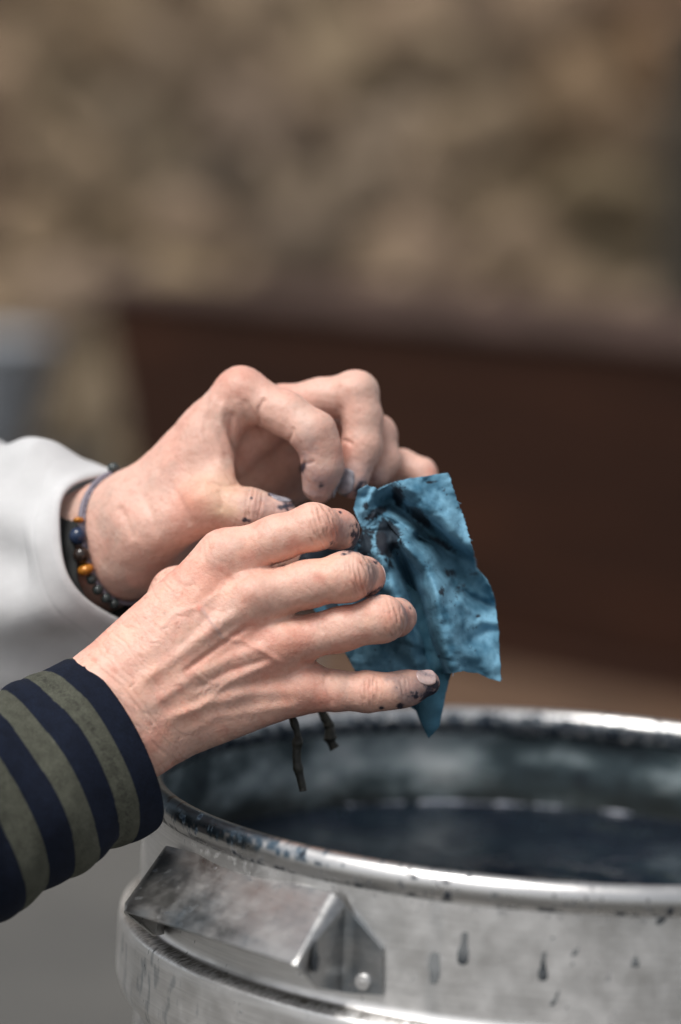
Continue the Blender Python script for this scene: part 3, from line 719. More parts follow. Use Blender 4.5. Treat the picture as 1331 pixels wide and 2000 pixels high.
# ink on fingertips and in the creases
def ink(col, V, px, py, spots, seed, fine=520):
    nz = fbm(V, fine, seed, 4)
    for cx, cy, rx, ry, an, th in spots:
        b_ = blob(px, py, cx, cy, rx, ry, an)
        gate = sstep(.12, .45, b_); col = lerp(col, np.array([.13, .11, .13]), 0.55 * gate * sstep(-0.35, 0.15, b_ + 0.5 * nz - th)); col = lerp(col, INK, 0.9 * gate * sstep(0.0, 0.26, b_ + 0.5 * nz - th))
    return col
pk = (np.abs(py - 1345) < 60) & (px > 740)
col[pk] = lerp(col[pk], np.array([.30, .20, .17]), 0.75 * sstep(750, 800, px[pk]) * (0.7 + .3 * fbm(V[pk], 200, 5, 3)))
smear = sstep(.15, .75, blob(px, py, 820, 1345, 55, 34, -10) + .8 * blob(px, py, 672, 1035, 22, 36) + .7 * blob(px, py, 728, 1125, 14, 40) + .5 * blob(px, py, 792, 1205, 12, 34) + .5 * fbm(V, 160, 301, 4))
col = lerp(col, np.array([.20, .155, .16]), .55 * smear * sstep(610, 680, px))
col = ink(col, V, px, py, [(845, 1338, 16, 26, -20, .50), (838, 1362, 26, 12, -30, .42), (745, 1383, 6, 6, 0, .5), (782, 1379, 8, 8, 0, .45), (774, 1342, 5, 5, 0, .62), (810, 1360, 20, 12, -20, .72), (700, 1050, 20, 30, 0, .55), (690, 1074, 30, 8, -15, .55), (742, 1153, 30, 8, -25, .60), (665, 1000, 5, 4, 0, .7), (668, 983, 6, 3, 0, .6), (650, 1060, 10, 6, 0, .8), (735, 1098, 6, 5, 30, .66), (800, 1190, 5, 10, 0, .9)], 71)
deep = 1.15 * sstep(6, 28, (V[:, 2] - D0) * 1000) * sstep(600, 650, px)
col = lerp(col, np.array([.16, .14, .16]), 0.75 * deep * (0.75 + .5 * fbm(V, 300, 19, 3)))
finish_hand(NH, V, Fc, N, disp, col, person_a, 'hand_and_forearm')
m_nail = material('fingernail', rough=0.22); n = NB(m_nail); v = n.coord(); n.b.inputs['Subsurface Weight'].default_value = 0.1; n.b.inputs['Subsurface Scale'].default_value = 0.002
n.set('Base Color', n.ramp(n.noise(v, 170, 4, .6), [(0.30, (0.20, 0.16, 0.17)), (0.45, (0.46, 0.33, 0.31)), (0.7, (0.58, 0.44, 0.41))]))
m_nail2 = material('stained_fingernail', rough=0.25); n = NB(m_nail2); v = n.coord()
n.set('Base Color', n.ramp(n.noise(v, 150, 4, .6), [(0.32, (0.12, 0.11, 0.14)), (0.5, (0.27, 0.26, 0.29)), (0.7, (0.42, 0.40, 0.43))]))
fingernail(NH, (667, 1040, 24), (.25, .20, 1), (1, -.35, -.55), .0105, .0100, m_nail, person_a, k=0)
fingernail(NH, (713, 1131, 19), (.15, .15, 1), (1, -.25, -.6), .0110, .0110, m_nail, person_a, k=1)
fingernail(NH, (776, 1209, 20), (.10, .15, 1), (1, -.3, -.5), .0105, .0105, m_nail, person_a, k=2)
fingernail(NH, (832, 1335, 11), (1, -.22, .12), (.15, -.55, -.75), .0090, .0085, m_nail, person_a, k=3)
fingernail(NH, (648, 1063, 65), (1, -.2, .2), (-.1, -1, .3), .012, .012, m_nail, person_a, k=4)

# striped sleeve
def sleeve_rings(stations, nu, seg, fold):
    """stations: (px,py,off, half_px, depth_half_mm); returns V (nu*seg), u(arclength px), angle"""
    st = np.array(stations, float); L3 = np.array([loc(a, b, c)[0] for a, b, c, _, _ in stations])
    d = np.r_[0, np.cumsum(np.linalg.norm(np.diff(L3, axis=0), axis=1))]; s = np.linspace(0, d[-1], nu)
    def ip(col_):  # smooth interpolation
        y = np.interp(s, d, col_); k = max(3, nu // 14) | 1; pad = np.r_[2 * y[0] - y[1:k + 1][::-1], y, 2 * y[-1] - y[-k - 1:-1][::-1]]
        return np.convolve(pad, np.ones(k) / k, 'same')[k:-k]
    C = np.stack([ip(L3[:, k]) for k in range(3)], 1); hw = ip(st[:, 3] * np.array([l[2] for l in L3]) / FP); hd = ip(st[:, 4] / 1000)
    T = np.gradient(C, axis=0); T /= np.linalg.norm(T, axis=1, keepdims=True)
    a = np.linspace(0, 2 * math.pi, seg, endpoint=False)
    V = np.zeros((nu, seg, 3))
    for i in range(nu):
        e1 = np.cross(T[i], (0, 0, 1.0)); e1 /= np.linalg.norm(e1); e2 = np.cross(T[i], e1)
        f = fold(s[i], a) if fold else 0
        V[i] = C[i] + ((hw[i] + f) * np.cos(a))[:, None] * e1 + ((hd[i] + f) * np.sin(a))[:, None] * e2
    return V, s, a
def tube_sleeve(name, stations, nu, seg, fold, mat, root, hem=0.0016, inward=0.05, attr=None, post=None):
    V, s, a = sleeve_rings(stations, nu, seg, fold)
    if post is not None: V = post(V, s, a)
    # thickness: inner layer folds back inside the cuff
    cen = V.mean(1, keepdims=True); rdir = V - cen; rdir /= np.linalg.norm(rdir, axis=2, keepdims=True)
    inner = V - rdir * hem * 2
    T0 = (V[0] - V[1]); T0 /= np.linalg.norm(T0, axis=1, keepdims=True)
    lip = [V[0] + T0 * hem * 0.7 - rdir[0] * hem * (1 - math.cos(x)) * 1.0 + T0 * hem * 0.7 * math.sin(x) for x in (0.9, 1.57, 2.3)]
    k = max(2, int(nu * inward))
    allv = np.concatenate([inner[k:0:-1], inner[:1], np.array(lip)[::-1], V]); nn = allv.shape[0]
    S = np.concatenate([s[k:0:-1], s[:1], [0, 0, 0], s])
    me = mesh(name, to_world(allv.reshape(-1, 3)), grid_faces(nn, seg, False, True))
    if attr:
        ss = np.repeat(S, seg); aa = np.tile(a, nn); vcol(me, 'fabric', attr(allv.reshape(-1, 3), ss, aa))
    return child(name, me, mat, root)
mpp = D0 / FP
bounds = np.array([0, 46, 88, 138, 186, 240, 300, 352, 408, 466, 524, 580]) * mpp * 1.10
NAVY = np.array([0.0055, 0.0085, 0.018]); OLIVE = np.array([0.062, 0.064, 0.050])
def stripe(V, s, a):
    wob = noise(np.stack([np.cos(a) * 2, np.sin(a) * 2, s * 40], 1), 1, 4) * 0.0009
    k = np.searchsorted(bounds, s + wob, side='right') - 1; even = (k % 2 == 0)
    c = np.where(even[:, None], NAVY, OLIVE)
    kn = noise(np.stack([a * 130, s * 2600], 1), 1.0, 6); kn2 = fbm(V, 260, 8, 3)
    f = np.where(even, 1 + .22 * kn + .2 * kn2, 1 + .16 * kn + .20 * kn2)
    c = c * f[:, None]
    # pale worn seam inside the first olive stripe
    sm_ = (np.abs(s - (bounds[1] + (bounds[2] - bounds[1]) * .52)) < .0016) & (noise(np.stack([a * 60, s * 900], 1), 1, 77) > .1)
    c = np.where(sm_[:, None] & (~even)[:, None], c * 0.62 + .004, c)
    return c
def fold1(s, a):
    k = np.searchsorted(bounds, s, side='right') - 1; k = min(k, len(bounds) - 2); t = (s - bounds[k]) / (bounds[k + 1] - bounds[k])
    puff = 0.0011 * math.sin(math.pi * min(max(t, 0), 1)) * (1 if k % 2 == 0 else .35) * (0.25 if k == 0 else 1)
    ph = 0.0012 * np.sin(3 * a + 9 + s * 60) * min(s / .02, 1) + 0.0008 * np.sin(5 * a + s * 110 + 2) * min(s / .02, 1)
    cr_ = 0.0016 * np.sin(s * 170 + 1.1 * np.sin(a * 2 + 1)) * min(s / .03, 1) * (0.5 + 0.5 * np.sin(a + 1.0))
    return puff + ph + cr_
m = material('striped_knit', rough=0.9); n = NB(m); v = n.coord(); at = n.attr('fabric')
n.set('Base Color', n.mix(1.0, at.outputs['Color'], n.ramp(n.noise(v, 1500, 3, .7), [(0.3, (.6, .6, .6)), (0.7, (1.45, 1.45, 1.45))]), 'MULTIPLY'))
n.set('Normal', n.bump(n.noise(v, 1500, 3, .7), 0.55, 0.0006)); n.b.inputs['Specular IOR Level'].default_value = 0.15
M_KNIT = m
tube_sleeve('striped_sleeve', [(214, 1456, 2, 189, 38), (110, 1512, -11, 187, 39), (0, 1572, -25, 190, 40), (-150, 1655, -45, 198, 42), (-330, 1760, -70, 205, 44)], 420, 360, fold1, M_KNIT, person_a, 0.0012, 0.06, stripe)

#@@CUT_FAR
# ------------------------------------------------------------------ far hand (left hand, thumb side towards the camera)
person_b = empty('person', tuple(P(225, 1075, 85))); tag(person_b, 'left hand with beaded bracelet and loose pale grey sleeve above the striped one', 'person')
FH = Hand(
    body=[((40, 1110, 128, 100), (262, 1010, 78, 92)), ((50, 1165, 128, 95), (268, 1075, 78, 88)),
          ((285, 995, 74, 76), (470, 770, 62, 50)), ((300, 1005, 86, 72), (552, 800, 80, 46)), ((310, 1030, 98, 68), (610, 850, 98, 42)), ((320, 1060, 106, 62), (650, 905, 112, 38)),
          ((290, 1040, 62, 66), (405, 985, 50, 50)), ((405, 840, 64, 34), (428, 945, 52, 34)), ((350, 960, 62, 50), (400, 870, 64, 44)),
          ((340, 1020, 80, 60), (560, 900, 100, 40))],
    fingers=[[(470, 768, 62, 49), (560, 808, 54, 40), (613, 846, 48, 41), (629, 880, 49, 35.5), (631, 912, 50, 36), (624, 950, 54, 33)],
             [(552, 800, 80, 46), (630, 780, 76, 39), (696, 769, 72, 42), (708, 815, 69, 36.5), (707, 872, 67, 36.5), (688, 942, 64, 31)],
             [(610, 850, 98, 42), (738, 848, 88, 35), (752, 900, 84, 29), (738, 925, 80, 25)],
             [(650, 905, 112, 38), (785, 913, 104, 32), (825, 925, 100, 27), (835, 950, 97, 24)],
             [(405, 985, 50, 50), (490, 998, 44, 41), (548, 1003, 44, 31)]], kb=0.009, kj=0.0045)
LASTCR = 0.0; V, Fc, N = FH.build(0.0007)
px, py = pix(V); front = sstep(0.15, -0.35, N[:, 2])
disp = np.zeros(len(V))
for pts, wd, hg in [([(436, 775), (430, 830), (452, 890), (470, 938)], 8, .0016), ([(455, 800), (452, 850), (470, 910)], 8, -.0012), ([(405, 800), (402, 850), (425, 915)], 8, -.0008), ([(415, 765), (415, 830), (438, 900)], 7, .0007),
                    ([(350, 820), (330, 880), (300, 930)], 12, -.0008), ([(520, 775), (505, 800), (508, 840)], 4, -.0010), ([(475, 775), (500, 820), (522, 860)], 6, -.0007), ([(458, 778), (480, 838)], 4, .0005),
                    ([(575, 832), (570, 850), (560, 868)], 4, -.0008), ([(590, 905), (605, 905), (616, 900)], 4, -.0008),
                    ([(665, 860), (680, 862), (690, 870)], 4, -.0008), ([(666, 790), (668, 830), (666, 860)], 6, -.0006),
                    ([(230, 985), (250, 1020), (262, 1060)], 8, -.0007), ([(275, 960), (300, 1010), (310, 1050)], 9, -.0006), ([(330, 940), (360, 990), (372, 1030)], 8, -.0005), ([(400, 940), (440, 950), (470, 944)], 4, -.0006), ([(425, 955), (436, 975), (432, 1000)], 5, -.0005)]:
    disp += ridge(px, py, pts, wd, hg) * front
disp += creases(px, py, 492, 985, 8, 38, [(-10, 4, 2.4, .0005), (-1, 2, 2.4, .0006), (8, 0, 2.4, .0005), (18, -3, 2.4, .0004)]) * front
disp += 0.0010 * blob(px, py, 470, 745, 28) + 0.0006 * blob(px, py, 700, 760, 26) + .0007 * blob(px, py, 385, 975, 30)
disp += 0.00030 * fbm(V, 100, 23, 2) + 0.00010 * fbm(V, 600, 24, 2)
col = lerp(np.tile(SK * np.array([.93, .95, .97]), (len(V), 1)), SK_DK, .5 * np.clip(-(LASTCR) / .0005, 0, 1) * front)
col = lerp(col, SK_RED, 0.20 * sstep(0, .8, fbm(V, 70, 43, 4)))
col = lerp(col, SK_GREY, 0.35 * sstep(0, .8, fbm(V, 70, 47, 4)))
for cx, cy, rx, ry, an, k in [(455, 730, 50, 24, 0, .35), (385, 970, 34, 30, 0, .35), (350, 955, 60, 30, 40, .18), (700, 800, 26, 60, 0, .12), (672, 880, 20, 20, 0, .35), (845, 920, 14, 10, 0, .4), (560, 760, 60, 16, 25, .2), (640, 845, 20, 40, -15, .12)]:
    col = lerp(col, SK_RED, k * blob(px, py, cx, cy, rx, ry, an))
col = lerp(col, SK_YEL, 0.5 * blob(px, py, 430, 960, 60, 40) + 0.5 * blob(px, py, 440, 1000, 30, 14))
tips = np.clip(blob(px, py, 618, 950, 40, 34) + blob(px, py, 600, 880, 22, 40, -10) * .7 + blob(px, py, 690, 930, 36, 30) + blob(px, py, 520, 985, 60, 24) * .6 + blob(px, py, 738, 935, 24, 20) * .5, 0, 1)
col = lerp(col, np.array([.30, .24, .26]), 0.62 * tips * (0.8 + .5 * fbm(V, 260, 90, 3)))
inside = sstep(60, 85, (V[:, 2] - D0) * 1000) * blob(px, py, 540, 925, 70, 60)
col = lerp(col, SK_DK, 0.65 * inside)  # shade in the palm hollow, painted as darker skin colour
col = ink(col, V, px, py, [(592, 912, 9, 12, 0, .52), (628, 948, 7, 6, -40, .55), (600, 985, 24, 12, 0, .55), (660, 975, 22, 16, 0, .45), (705, 960, 18, 22, 20, .55), (565, 985, 16, 8, 10, .55), (487, 957, 4, 3, 0, .6), (492, 973, 4, 4, 0, .65), (528, 965, 5, 4, 0, .6), (483, 1015, 10, 6, 0, .55), (732, 937, 4, 3, 0, .6), (540, 972, 12, 5, 15, .75), (555, 990, 20, 10, 0, .75)], 83, 420)
finish_hand(FH, V, Fc, N, disp, col, person_b, 'hand_and_forearm')
fingernail(FH, (682, 944, 65), (-.20, .95, -.1), (-.35, .25, -1), .0120, .0095, m_nail2, person_b, k=1)
fingernail(FH, (545, 1002, 44), (1, .08, 0), (0, -1, .1), .011, .011, m_nail2, person_b, k=4)
fingernail(FH, (624, 945, 53), (-.2, 1, .15), (1, .25, .25), .0105, .0100, m_nail2, person_b, k=0)

# pale loose sleeve
def fold2(s, a):
    g_ = min(s / .02, 1)
    return 0.0050 * np.sin(2 * a + 0.7 + s * 14) * g_ + 0.0034 * np.sin(4 * a + s * 60 + 1.2 * np.sin(s * 80)) * g_ + 0.0022 * np.sin(7 * a - s * 50) * g_ + 0.0042 * np.sin(s * 105 + 1.9 * np.sin(a + .5)) * g_ * (0.4 + .6 * np.cos(a - .6) ** 2) + 0.0009 * (1 - g_) * np.sin(5 * a + 1) - 0.0003 * math.exp(-((s - .010) / .0011) ** 2)
m = material('pale_grey_cloth', rough=0.85); n = NB(m); v = n.coord()
n.set('Base Color', n.ramp(n.noise(v, 30, 5), [(0.3, (0.60, 0.60, 0.605)), (0.7, (0.70, 0.70, 0.705))]))
wv = n.noise(v, 900, 2); n.set('Normal', n.bump(wv, 0.25, 0.0005, n.bump(n.noise(v, 26, 3), 0.35, 0.006)))
tr = n.n('BsdfTranslucent'); tr.inputs['Color'].default_value = (.7, .7, .71, 1); mxs = n.n('MixShader'); mxs.inputs[0].default_value = 0.25
outn = [x for x in m.node_tree.nodes if x.type == 'OUTPUT_MATERIAL'][0]
n.l(n.b.outputs[0], mxs.inputs[1]); n.l(tr.outputs[0], mxs.inputs[2]); n.l(mxs.outputs[0], outn.inputs[0])
tube_sleeve('loose_sleeve', [(224, 1072, 88, 164, 41), (196, 1084, 95, 190, 46), (130, 1108, 110, 228, 54), (30, 1140, 135, 262, 58), (-100, 1180, 170, 286, 62), (-330, 1245, 235, 310, 66)], 340, 300, fold2, m, person_b, 0.0018, 0.25)
mb = material('black_cotton', (0.010, 0.011, 0.011), 0.85)
tube_sleeve('inner_cuff', [(238, 1104, 88, 136, 34), (208, 1112, 95, 142, 36), (130, 1122, 112, 150, 40), (30, 1150, 138, 160, 44)], 60, 160, lambda s, a: 0.0008 * np.sin(6 * a) + 0.0005 * np.sin(13 * a), mb, person_b, 0.001, 0.3)

# bracelet: cord round the wrist with beads
br = None
ctr, _ = loc(248, 1046, 84); Tn = math.radians(48); pn = np.array([math.cos(Tn), -0.12, -math.sin(Tn)]); pn /= np.linalg.norm(pn)
e1 = np.array([0, -1.0, 0]); e1 -= pn * (e1 @ pn); e1 /= np.linalg.norm(e1); e2 = np.cross(pn, e1)
ang = np.linspace(0, 2 * math.pi, 240, endpoint=False); dirs = np.cos(ang)[:, None] * e1 + np.sin(ang)[:, None] * e2
def ring_at(lift):
    o = ctr + dirs * 0.055; q = surf_hit(FH, o, -dirs); return q + dirs * lift
base = ring_at(0.0012); bpx, bpy_ = pix(base)
m_cord = material('grey_lilac_cord', (0.20, 0.18, 0.22), 0.6); cord = tube('bracelet', to_world(base), 0.0011, m_cord, person_b, 8, True)
vis = base[:, 2] < ctr[2]
def bead(tx, ty, rad, mat, squash=1.0):
    i = int(np.argmin(np.where(vis, np.hypot(bpx - tx, bpy_ - ty), 1e9))); c = base[i] + dirs[i] * rad * 0.6
    bm = bmesh.new(); bmesh.ops.create_uvsphere(bm, u_segments=20, v_segments=12, radius=rad)
    me = bpy.data.meshes.new('bead'); bm.to_mesh(me); bm.free(); me.materials.append(mat); me.polygons.foreach_set('use_smooth', [True] * len(me.polygons))
    o = bpy.data.objects.new('bead', me); COL.objects.link(o); o.parent = cord
    j = (i + 1) % 240; t_ = to_world(base[j:j + 1])[0] - to_world(base[i:i + 1])[0]
    qt = Vector(t_).to_track_quat('Z', 'Y')
    o.matrix_world = Matrix.Translation(Vector(to_world(c[None])[0])) @ qt.to_matrix().to_4x4() @ Matrix.Diagonal((1, 1, squash, 1)); 
    o.matrix_basis = Matrix.Translation(Vector(to_world(c[None])[0])) @ qt.to_matrix().to_4x4() @ Matrix.Diagonal((1, 1, squash, 1))
    return o
m_amber = material('amber_bead', (0.42, 0.16, 0.02), 0.18, 0.3); m_navy = material('navy_bead', (0.012, 0.025, 0.06), 0.1); m_brown = material('dark_brown_bead', (0.018, 0.010, 0.007), 0.1); m_gd = material('smoky_bead', (0.035, 0.045, 0.045), 0.12)
bead(164, 1018, 0.0028, m_amber, .55); bead(164, 1046, 0.0043, m_navy); bead(168, 1080, 0.0042, m_brown); bead(172, 1108, 0.0042, m_amber, .7)
for tx, ty in ((180, 1128), (194, 1145), (210, 1160), (226, 1172)): bead(tx, ty, 0.0026, m_gd)
bead(250, 926, 0.0030, m_gd); bead(236, 932, 0.0024, m_gd)
print('bracelet px', [(int(bpx[i]), int(bpy_[i])) for i in range(0, 240, 20) if vis[i]])
# thin patterned band nearer the hand side
base2 = ring_at(0.0004)
V = []
for k_, wv_ in enumerate((-.003, 0, .003)): V.append(base2 + pn * (wv_ - 0.001) + dirs * (0.0004 if k_ == 1 else 0))
m = material('lilac_band', rough=0.6); n = NB(m); n.set('Base Color', n.ramp(n.noise(n.coord(), 700, 2), [(0.4, (0.12, 0.11, 0.14)), (0.6, (0.34, 0.30, 0.35))]))
child('woven_band', mesh('woven_band', to_world(np.concatenate(V)), grid_faces(3, 240, False, True)), m, person_b)

#@@CUT_CLOTH
# ------------------------------------------------------------------ blue cloth
m = material('blue_dyed_cotton', rough=0.78); n = NB(m); v = n.coord(); at = n.attr('dye')
n.set('Base Color', n.mix(1.0, at.outputs['Color'], n.ramp(n.noise(v, 1300, 3, .7), [(0.3, (.84, .86, .88)), (0.7, (1.12, 1.1, 1.08))]), 'MULTIPLY'))
n.set('Normal', n.bump(n.noise(v, 1500, 2, .6), 0.35, 0.0004, n.bump(n.noise(v, 130, 4, .6), 0.18, 0.002)))
tr = n.n('BsdfTranslucent'); n.l(at.outputs['Color'], tr.inputs['Color']); mxs = n.n('MixShader'); mxs.inputs[0].default_value = 0.15
outn = [x for x in m.node_tree.nodes if x.type == 'OUTPUT_MATERIAL'][0]
n.l(n.b.outputs[0], mxs.inputs[1]); n.l(tr.outputs[0], mxs.inputs[2]); n.l(mxs.outputs[0], outn.inputs[0]); 
M_CLOTH = m
cloth = empty('blue_cloth', tuple(P(712, 1020, 50))); tag(cloth, 'crumpled blue dyed cloth scrap with dark indigo blotches held between both hands', 'cloth')
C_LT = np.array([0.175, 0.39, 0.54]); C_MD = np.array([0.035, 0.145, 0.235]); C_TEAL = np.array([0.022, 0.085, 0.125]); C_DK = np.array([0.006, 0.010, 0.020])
def cloth_patch(name, centre, polyg, th0, th1, depth_fn, colour_fn, nth, nr, thick=0.0006, seed=0, fray=1.6):
    cx, cy = centre; pg = np.array(polyg, float); th = np.radians(np.linspace(th0, th1, nth)); rm = np.zeros(nth)
    for i, t in enumerate(th):
        d = np.array([math.cos(t), math.sin(t)]); best = 0
        for k in range(len(pg)):
            a = pg[k] - (cx, cy); b = pg[(k + 1) % len(pg)] - (cx, cy); e = b - a; den = d[0] * e[1] - d[1] * e[0]
            if abs(den) < 1e-9: continue
            r_ = (a[0] * e[1] - a[1] * e[0]) / den; u = (a[0] * d[1] - a[1] * d[0]) / den
            if r_ > 0 and -1e-6 <= u <= 1 + 1e-6: best = max(best, r_)
        rm[i] = best
    fr = fray * (noise(np.stack([np.cos(th) * 60, np.sin(th) * 60], 1), 1, seed) + .6 * noise(np.stack([np.cos(th) * 160, np.sin(th) * 160], 1), 1, seed + 1))
    rm = rm + fr * (rm > 40); rf = np.linspace(0.0, 1, nr) ** 0.9
    X = cx + np.outer(rf, np.cos(th) * rm); Y = cy + np.outer(rf, np.sin(th) * rm); RR = np.outer(rf, rm)
    x, y, r_ = X.ravel(), Y.ravel(), RR.ravel()
    dep = depth_fn(x, y, r_, np.tile(th, nr)); d = D0 + dep / 1000
    L = np.stack([(x - IW / 2) / FP * d, (y - IH / 2) / FP * d, d], 1)
    me = mesh(name, to_world(L), grid_faces(nr, nth)[:, ::-1]); vcol(me, 'dye', colour_fn(x, y, r_, L) * 0.93)
    o = child(name, me, M_CLOTH, cloth); s = o.modifiers.new('solid', 'SOLIDIFY'); s.thickness = thick; s.offset = 0
    return o
def rdg(x, y, pts, wl, wr, h):
    """asymmetric fold along a polyline: width wl to its left, wr to its right"""
    best = np.full(len(x), 1e9); sg = np.zeros(len(x)); par = np.zeros(len(x)); n_ = len(pts) - 1
    for i in range(n_):
        a = np.array(pts[i], float); b = np.array(pts[i + 1], float); ab_ = b - a; hh = np.clip(((x - a[0]) * ab_[0] + (y - a[1]) * ab_[1]) / (ab_ @ ab_), 0, 1)
        dx = x - a[0] - hh * ab_[0]; dy = y - a[1] - hh * ab_[1]; d = np.hypot(dx, dy); m_ = d < best
        best = np.where(m_, d, best); sg = np.where(m_, np.sign(ab_[0] * dy - ab_[1] * dx), sg); par = np.where(m_, (i + hh) / n_, par)
    w_ = np.where(sg > 0, wr, wl)
    return h * np.exp(-(best / w_) ** 2)
def fstep(x, y, pts, w_, dec, h):
    """overhanging edge: the cloth drops away by h mm on the +side (below / left of the line), recovering over dec px"""
    best = np.full(len(x), 1e9); sd = np.zeros(len(x)); par = np.zeros(len(x)); n_ = len(pts) - 1
    for i in range(n_):
        a = np.array(pts[i], float); b = np.array(pts[i + 1], float); ab_ = b - a; hh = np.clip(((x - a[0]) * ab_[0] + (y - a[1]) * ab_[1]) / (ab_ @ ab_), 0, 1)
        dx = x - a[0] - hh * ab_[0]; dy = y - a[1] - hh * ab_[1]; d = np.hypot(dx, dy); m_ = d < best
        best = np.where(m_, d, best); sd = np.where(m_, d * np.sign(ab_[0] * dy - ab_[1] * dx), sd); par = np.where(m_, (i + hh) / n_, par)
    return h * (0.5 + 0.5 * np.tanh(sd / w_)) * np.exp(-(np.maximum(sd, 0) / dec) ** 2) * sstep(0, .2, par + .05)
def wsp(x, y, f, s_): return noise(np.stack([x * f, y * f], 1), 1, s_)
def depth_front(x, y, r, th):
    wx = x + 6 * wsp(x, y, .02, 1); wy = y + 6 * wsp(x, y, .02, 2)
    d = 40 - 0.03 * (x - 712) + 0.012 * (y - 1020)
    g = sstep(5, 70, r)
    f = rdg(wx, wy, [(792, 1060), (835, 1110), (862, 1190), (884, 1318)], 34, 20, -11)        # bright ridge
    f += rdg(wx, wy, [(778, 1075), (812, 1160), (840, 1250), (868, 1318)], 12, 16, 9)         # valley left of it
    f += rdg(wx, wy, [(745, 960), (800, 1018), (860, 1065), (930, 1098)], 26, 22, 10)         # valley under the top panel
    f += rdg(wx, wy, [(790, 955), (850, 1000), (925, 1078)], 20, 40, -6)
    f += rdg(wx, wy, [(735, 1012), (775, 1018), (808, 1042)], 14, 16, -7)
    f += rdg(wx, wy, [(706, 1000), (728, 965), (745, 950)], 10, 12, -5) + rdg(wx, wy, [(712, 1040), (718, 1000)], 8, 8, -3)
    f += rdg(wx, wy, [(742, 1080), (772, 1160), (806, 1262)], 20, 22, -6) + rdg(wx, wy, [(720, 1150), (760, 1235), (815, 1290)], 20, 14, -4)
    f += rdg(wx, wy, [(880, 1130), (925, 1190), (960, 1260)], 34, 26, 4) + rdg(wx, wy, [(865, 1105), (915, 1120), (960, 1175)], 22, 22, 6)
    f += rdg(wx, wy, [(900, 1180), (940, 1215), (975, 1215)], 10, 12, -2.0) + rdg(wx, wy, [(880, 1235), (920, 1290)], 14, 14, -1.6)
    f += 2.6 * wsp(x, y, .018, 7) + 1.5 * wsp(x, y, .04, 8) + .35 * wsp(x, y, .1, 9)
    f += fstep(wx, wy, [(762, 955), (800, 992), (850, 1028), (925, 1082)], 5, 46, 9)
    f += fstep(wx, wy, [(872, 1318), (846, 1240), (816, 1150), (784, 1078)][::-1], 5, 26, 7)
    f += fstep(wx, wy, [(735, 1002), (780, 1022), (818, 1048)], 4, 22, 6)
    f += fstep(wx, wy, [(715, 1225), (775, 1246), (838, 1272)], 5, 26, 4) + fstep(wx, wy, [(880, 1128), (922, 1160), (968, 1178)], 6, 24, 3.5)
    rays = 2.2 * np.sin(th * 9 + .5) + 1.5 * np.sin(th * 17 + 1)
    return d + 1.55 * f * g + 0.10 * rays * sstep(4, 25, r) * sstep(90, 40, r)
def speck(x, y, L, f, th_, seed):
    return sstep(th_, th_ + .16, noise(L + .004 * np.stack([noise(L, f * .7, seed + 5), noise(L, f * .7, seed + 6), 0 * x], 1), f, seed) * .70 + .30 * noise(L, f * 2.1, seed + 1) + .2 * noise(L, f * 4.7, seed + 2))
def dye_shade_front(x, y, r, L):
    n1 = fbm(L, 75, 5, 4); n2 = fbm(L, 240, 6, 4)
    c = lerp(np.tile(C_LT, (len(x), 1)), C_MD, np.clip(.22 + .75 * n1 + .35 * n2, 0, 1))
    c = lerp(c, C_TEAL, .8 * np.clip(blob(x, y, 905, 1110, 70, 45, 35) + blob(x, y, 850, 1060, 60, 26, 42) + .6 * blob(x, y, 836, 1200, 14, 100, -18) + .6 * blob(x, y, 770, 1260, 80, 30, 20), 0, 1) * (.7 + .5 * n1))  # teal along the fold valleys: fold shade painted into the cloth colour
    sp = [(757, 1045, 30, 42, -12, .40), (738, 1000, 32, 12, -30, .50), (716, 1062, 20, 34, 0, .42), (778, 968, 14, 26, -14, .40), (820, 1010, 46, 16, 40, .55), (700, 1040, 14, 22, 0, .4), (745, 1060, 14, 24, 0, .4), (715, 990, 10, 14, 0, .6), (862, 1060, 50, 12, 32, .62), (722, 1010, 20, 5, -20, .5),
          (880, 1120, 26, 14, 20, .70), (935, 1204, 9, 5, -10, .62), (900, 1150, 30, 26, 50, .86), (862, 1155, 18, 12, 60, .80), (760, 1100, 24, 16, 60, .74), (790, 1140, 8, 30, -25, .84), (857, 1282, 14, 10, 0, .85), (842, 942, 16, 5, -5, .65), (750, 1075, 30, 10, 50, .5), (925, 1120, 24, 16, 10, .8)]
    nz = .6 * fbm(L, 260, 77, 5, .65) + .5 * fbm(L, 900, 78, 3)
    for cx, cy, rx, ry, an, th_ in sp: c = lerp(c, C_DK, .95 * sstep(-.06, .26, blob(x, y, cx, cy, rx, ry, an) + .36 * nz - th_))
    c = lerp(c, C_DK, .85 * speck(x, y, L, 520, .69 - .10 * blob(x, y, 880, 1180, 90, 120), 91))
    c = lerp(c, C_DK, .75 * speck(x, y, L, 900, .80, 95))
    return c
front_poly = [(690, 1000), (700, 957), (716, 948), (740, 956), (768, 942), (800, 935), (876, 923), (889, 965), (906, 1010), (926, 1080), (930, 1108), (952, 1132), (966, 1168), (974, 1230), (979, 1332), (958, 1326), (935, 1315), (905, 1311), (872, 1316), (845, 1312), (790, 1330), (720, 1322), (696, 1313), (676, 1275), (664, 1200), (650, 1120), (660, 1060)]
ff = cloth_patch('front_flap', (708, 1035), front_poly, -112, 112, depth_front, dye_shade_front, 620, 210, seed=3)
def depth_back(x, y, r, th):
    d = 50 - 0.008 * (x - 712)
    f = rdg(x, y, [(740, 1150), (800, 1290), (838, 1440)], 30, 22, -6) + rdg(x, y, [(700, 1160), (730, 1260), (800, 1380)], 20, 26, 6) + rdg(x, y, [(600, 1090), (650, 1140)], 14, 14, -4)
    return d + (f + 2.5 * wsp(x, y, .02, 17) + 1.0 * wsp(x, y, .05, 18)) * sstep(5, 60, r)
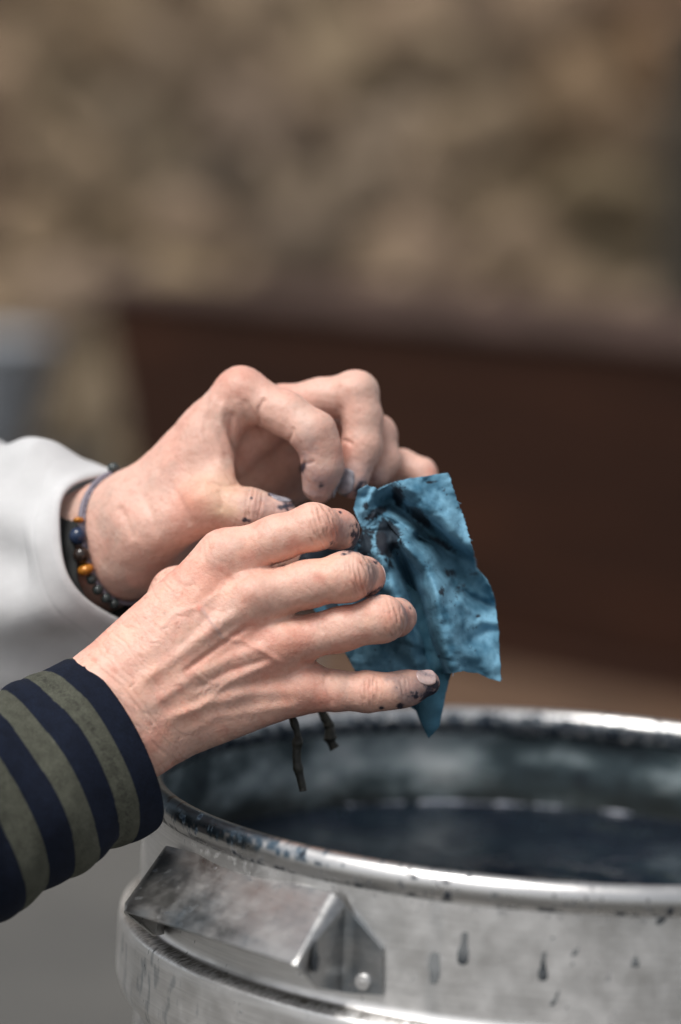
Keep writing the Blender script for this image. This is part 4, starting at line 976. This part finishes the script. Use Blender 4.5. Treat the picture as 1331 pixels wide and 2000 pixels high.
def dye_back(x, y, r, L):
    n1 = fbm(L, 75, 55, 4)
    c = lerp(np.tile(C_TEAL * 1.0, (len(x), 1)), C_MD, np.clip(.3 + .6 * n1, 0, 1))
    c = lerp(c, C_DK, .95 * sstep(.3, .6, blob(x, y, 640, 1085, 110, 50) + .3 * n1) )
    c = lerp(c, C_DK, .9 * sstep(.45, .6, blob(x, y, 700, 1170, 60, 40) + .35 * n1))
    c = lerp(c, C_DK, .8 * speck(x, y, L, 500, .66, 191)); return c
back_poly = [(660, 1010), (720, 1000), (900, 1100), (905, 1200), (890, 1290), (880, 1322), (872, 1352), (858, 1420), (838, 1443), (828, 1425), (816, 1390), (790, 1372), (720, 1330), (696, 1315), (682, 1288), (650, 1235), (622, 1205), (590, 1150), (545, 1112), (556, 1095), (600, 1070)]
cloth_patch('back_flap', (700, 1060), back_poly, 40, 205, depth_back, dye_back, 460, 170, seed=13, fray=1.2)
# dark knotted bundle between the fingertips
# loose threads along the edges
m_thr = material('blue_thread', (0.10, 0.22, 0.32), 0.9)
rr_ = random.Random(4)
edge_w = [np.array(vt.co) for vt in ff.data.vertices[209 * 620:210 * 620]]
for i in list(range(120, 560, 29)):
    p0 = edge_w[i]; d_ = p0 - edge_w[i - 3]; t_ = d_ / (np.linalg.norm(d_) + 1e-9)
    out_ = p0 - np.array(P(780, 1130, 45)); out_ /= np.linalg.norm(out_); L_n = rr_.uniform(.0006, .0018); cv = rr_.uniform(-1, 1); k_ = rr_.uniform(-.6, .6)
    pts = [p0 - out_ * .0004 + out_ * L_n * q * .8 + t_ * L_n * (k_ * q + cv * .5 * q * q) + np.array([0, 0, -.3 * L_n * q * q]) for q in np.linspace(0, 1, 6)]
    tube('thread', pts, 0.00014, m_thr, cloth, 5)

# ------------------------------------------------------------------ twigs hanging below the near hand
m = material('dark_wet_twig', rough=0.5); n = NB(m); v = n.coord((1, 1, .5)); n.set('Base Color', n.ramp(n.noise(v, 400, 4), [(0.35, (0.004, 0.005, 0.004)), (0.7, (0.025, 0.024, 0.015))])); n.set('Normal', n.bump(n.noise(v, 500, 4), .5, .001))
def twig(pts, rad, label, seed):
    pts = np.array(pts, float); k = 46; t = np.linspace(0, 1, k); tt = np.linspace(0, 1, len(pts))
    Pp = np.array([P(np.interp(q, tt, pts[:, 0]) + 2.5 * math.sin(q * 11 + seed), np.interp(q, tt, pts[:, 1]), np.interp(q, tt, pts[:, 2])) for q in t])
    rads = rad * (1 + .28 * noise(np.stack([t * 9, t * 0 + seed], 1), 1, seed) + .35 * np.exp(-((t - .55) / .04) ** 2) + .25 * np.exp(-((t - .8) / .03) ** 2))
    o = tube('twig', Pp, rads, m, None, 12); tag(o, label, 'twig', 'dark wet twigs hanging below the near hand'); return o
twig([(560, 1250, 44), (572, 1400, 34), (580, 1440, 34), (583, 1490, 34), (590, 1545, 34)], 0.0019, 'longer thin dark twig hanging below the near hand into the pot', 3)
twig([(600, 1260, 56), (632, 1392, 58), (644, 1430, 58), (654, 1462, 58)], 0.0025, 'shorter thicker dark twig hanging just right of the longer one', 8)
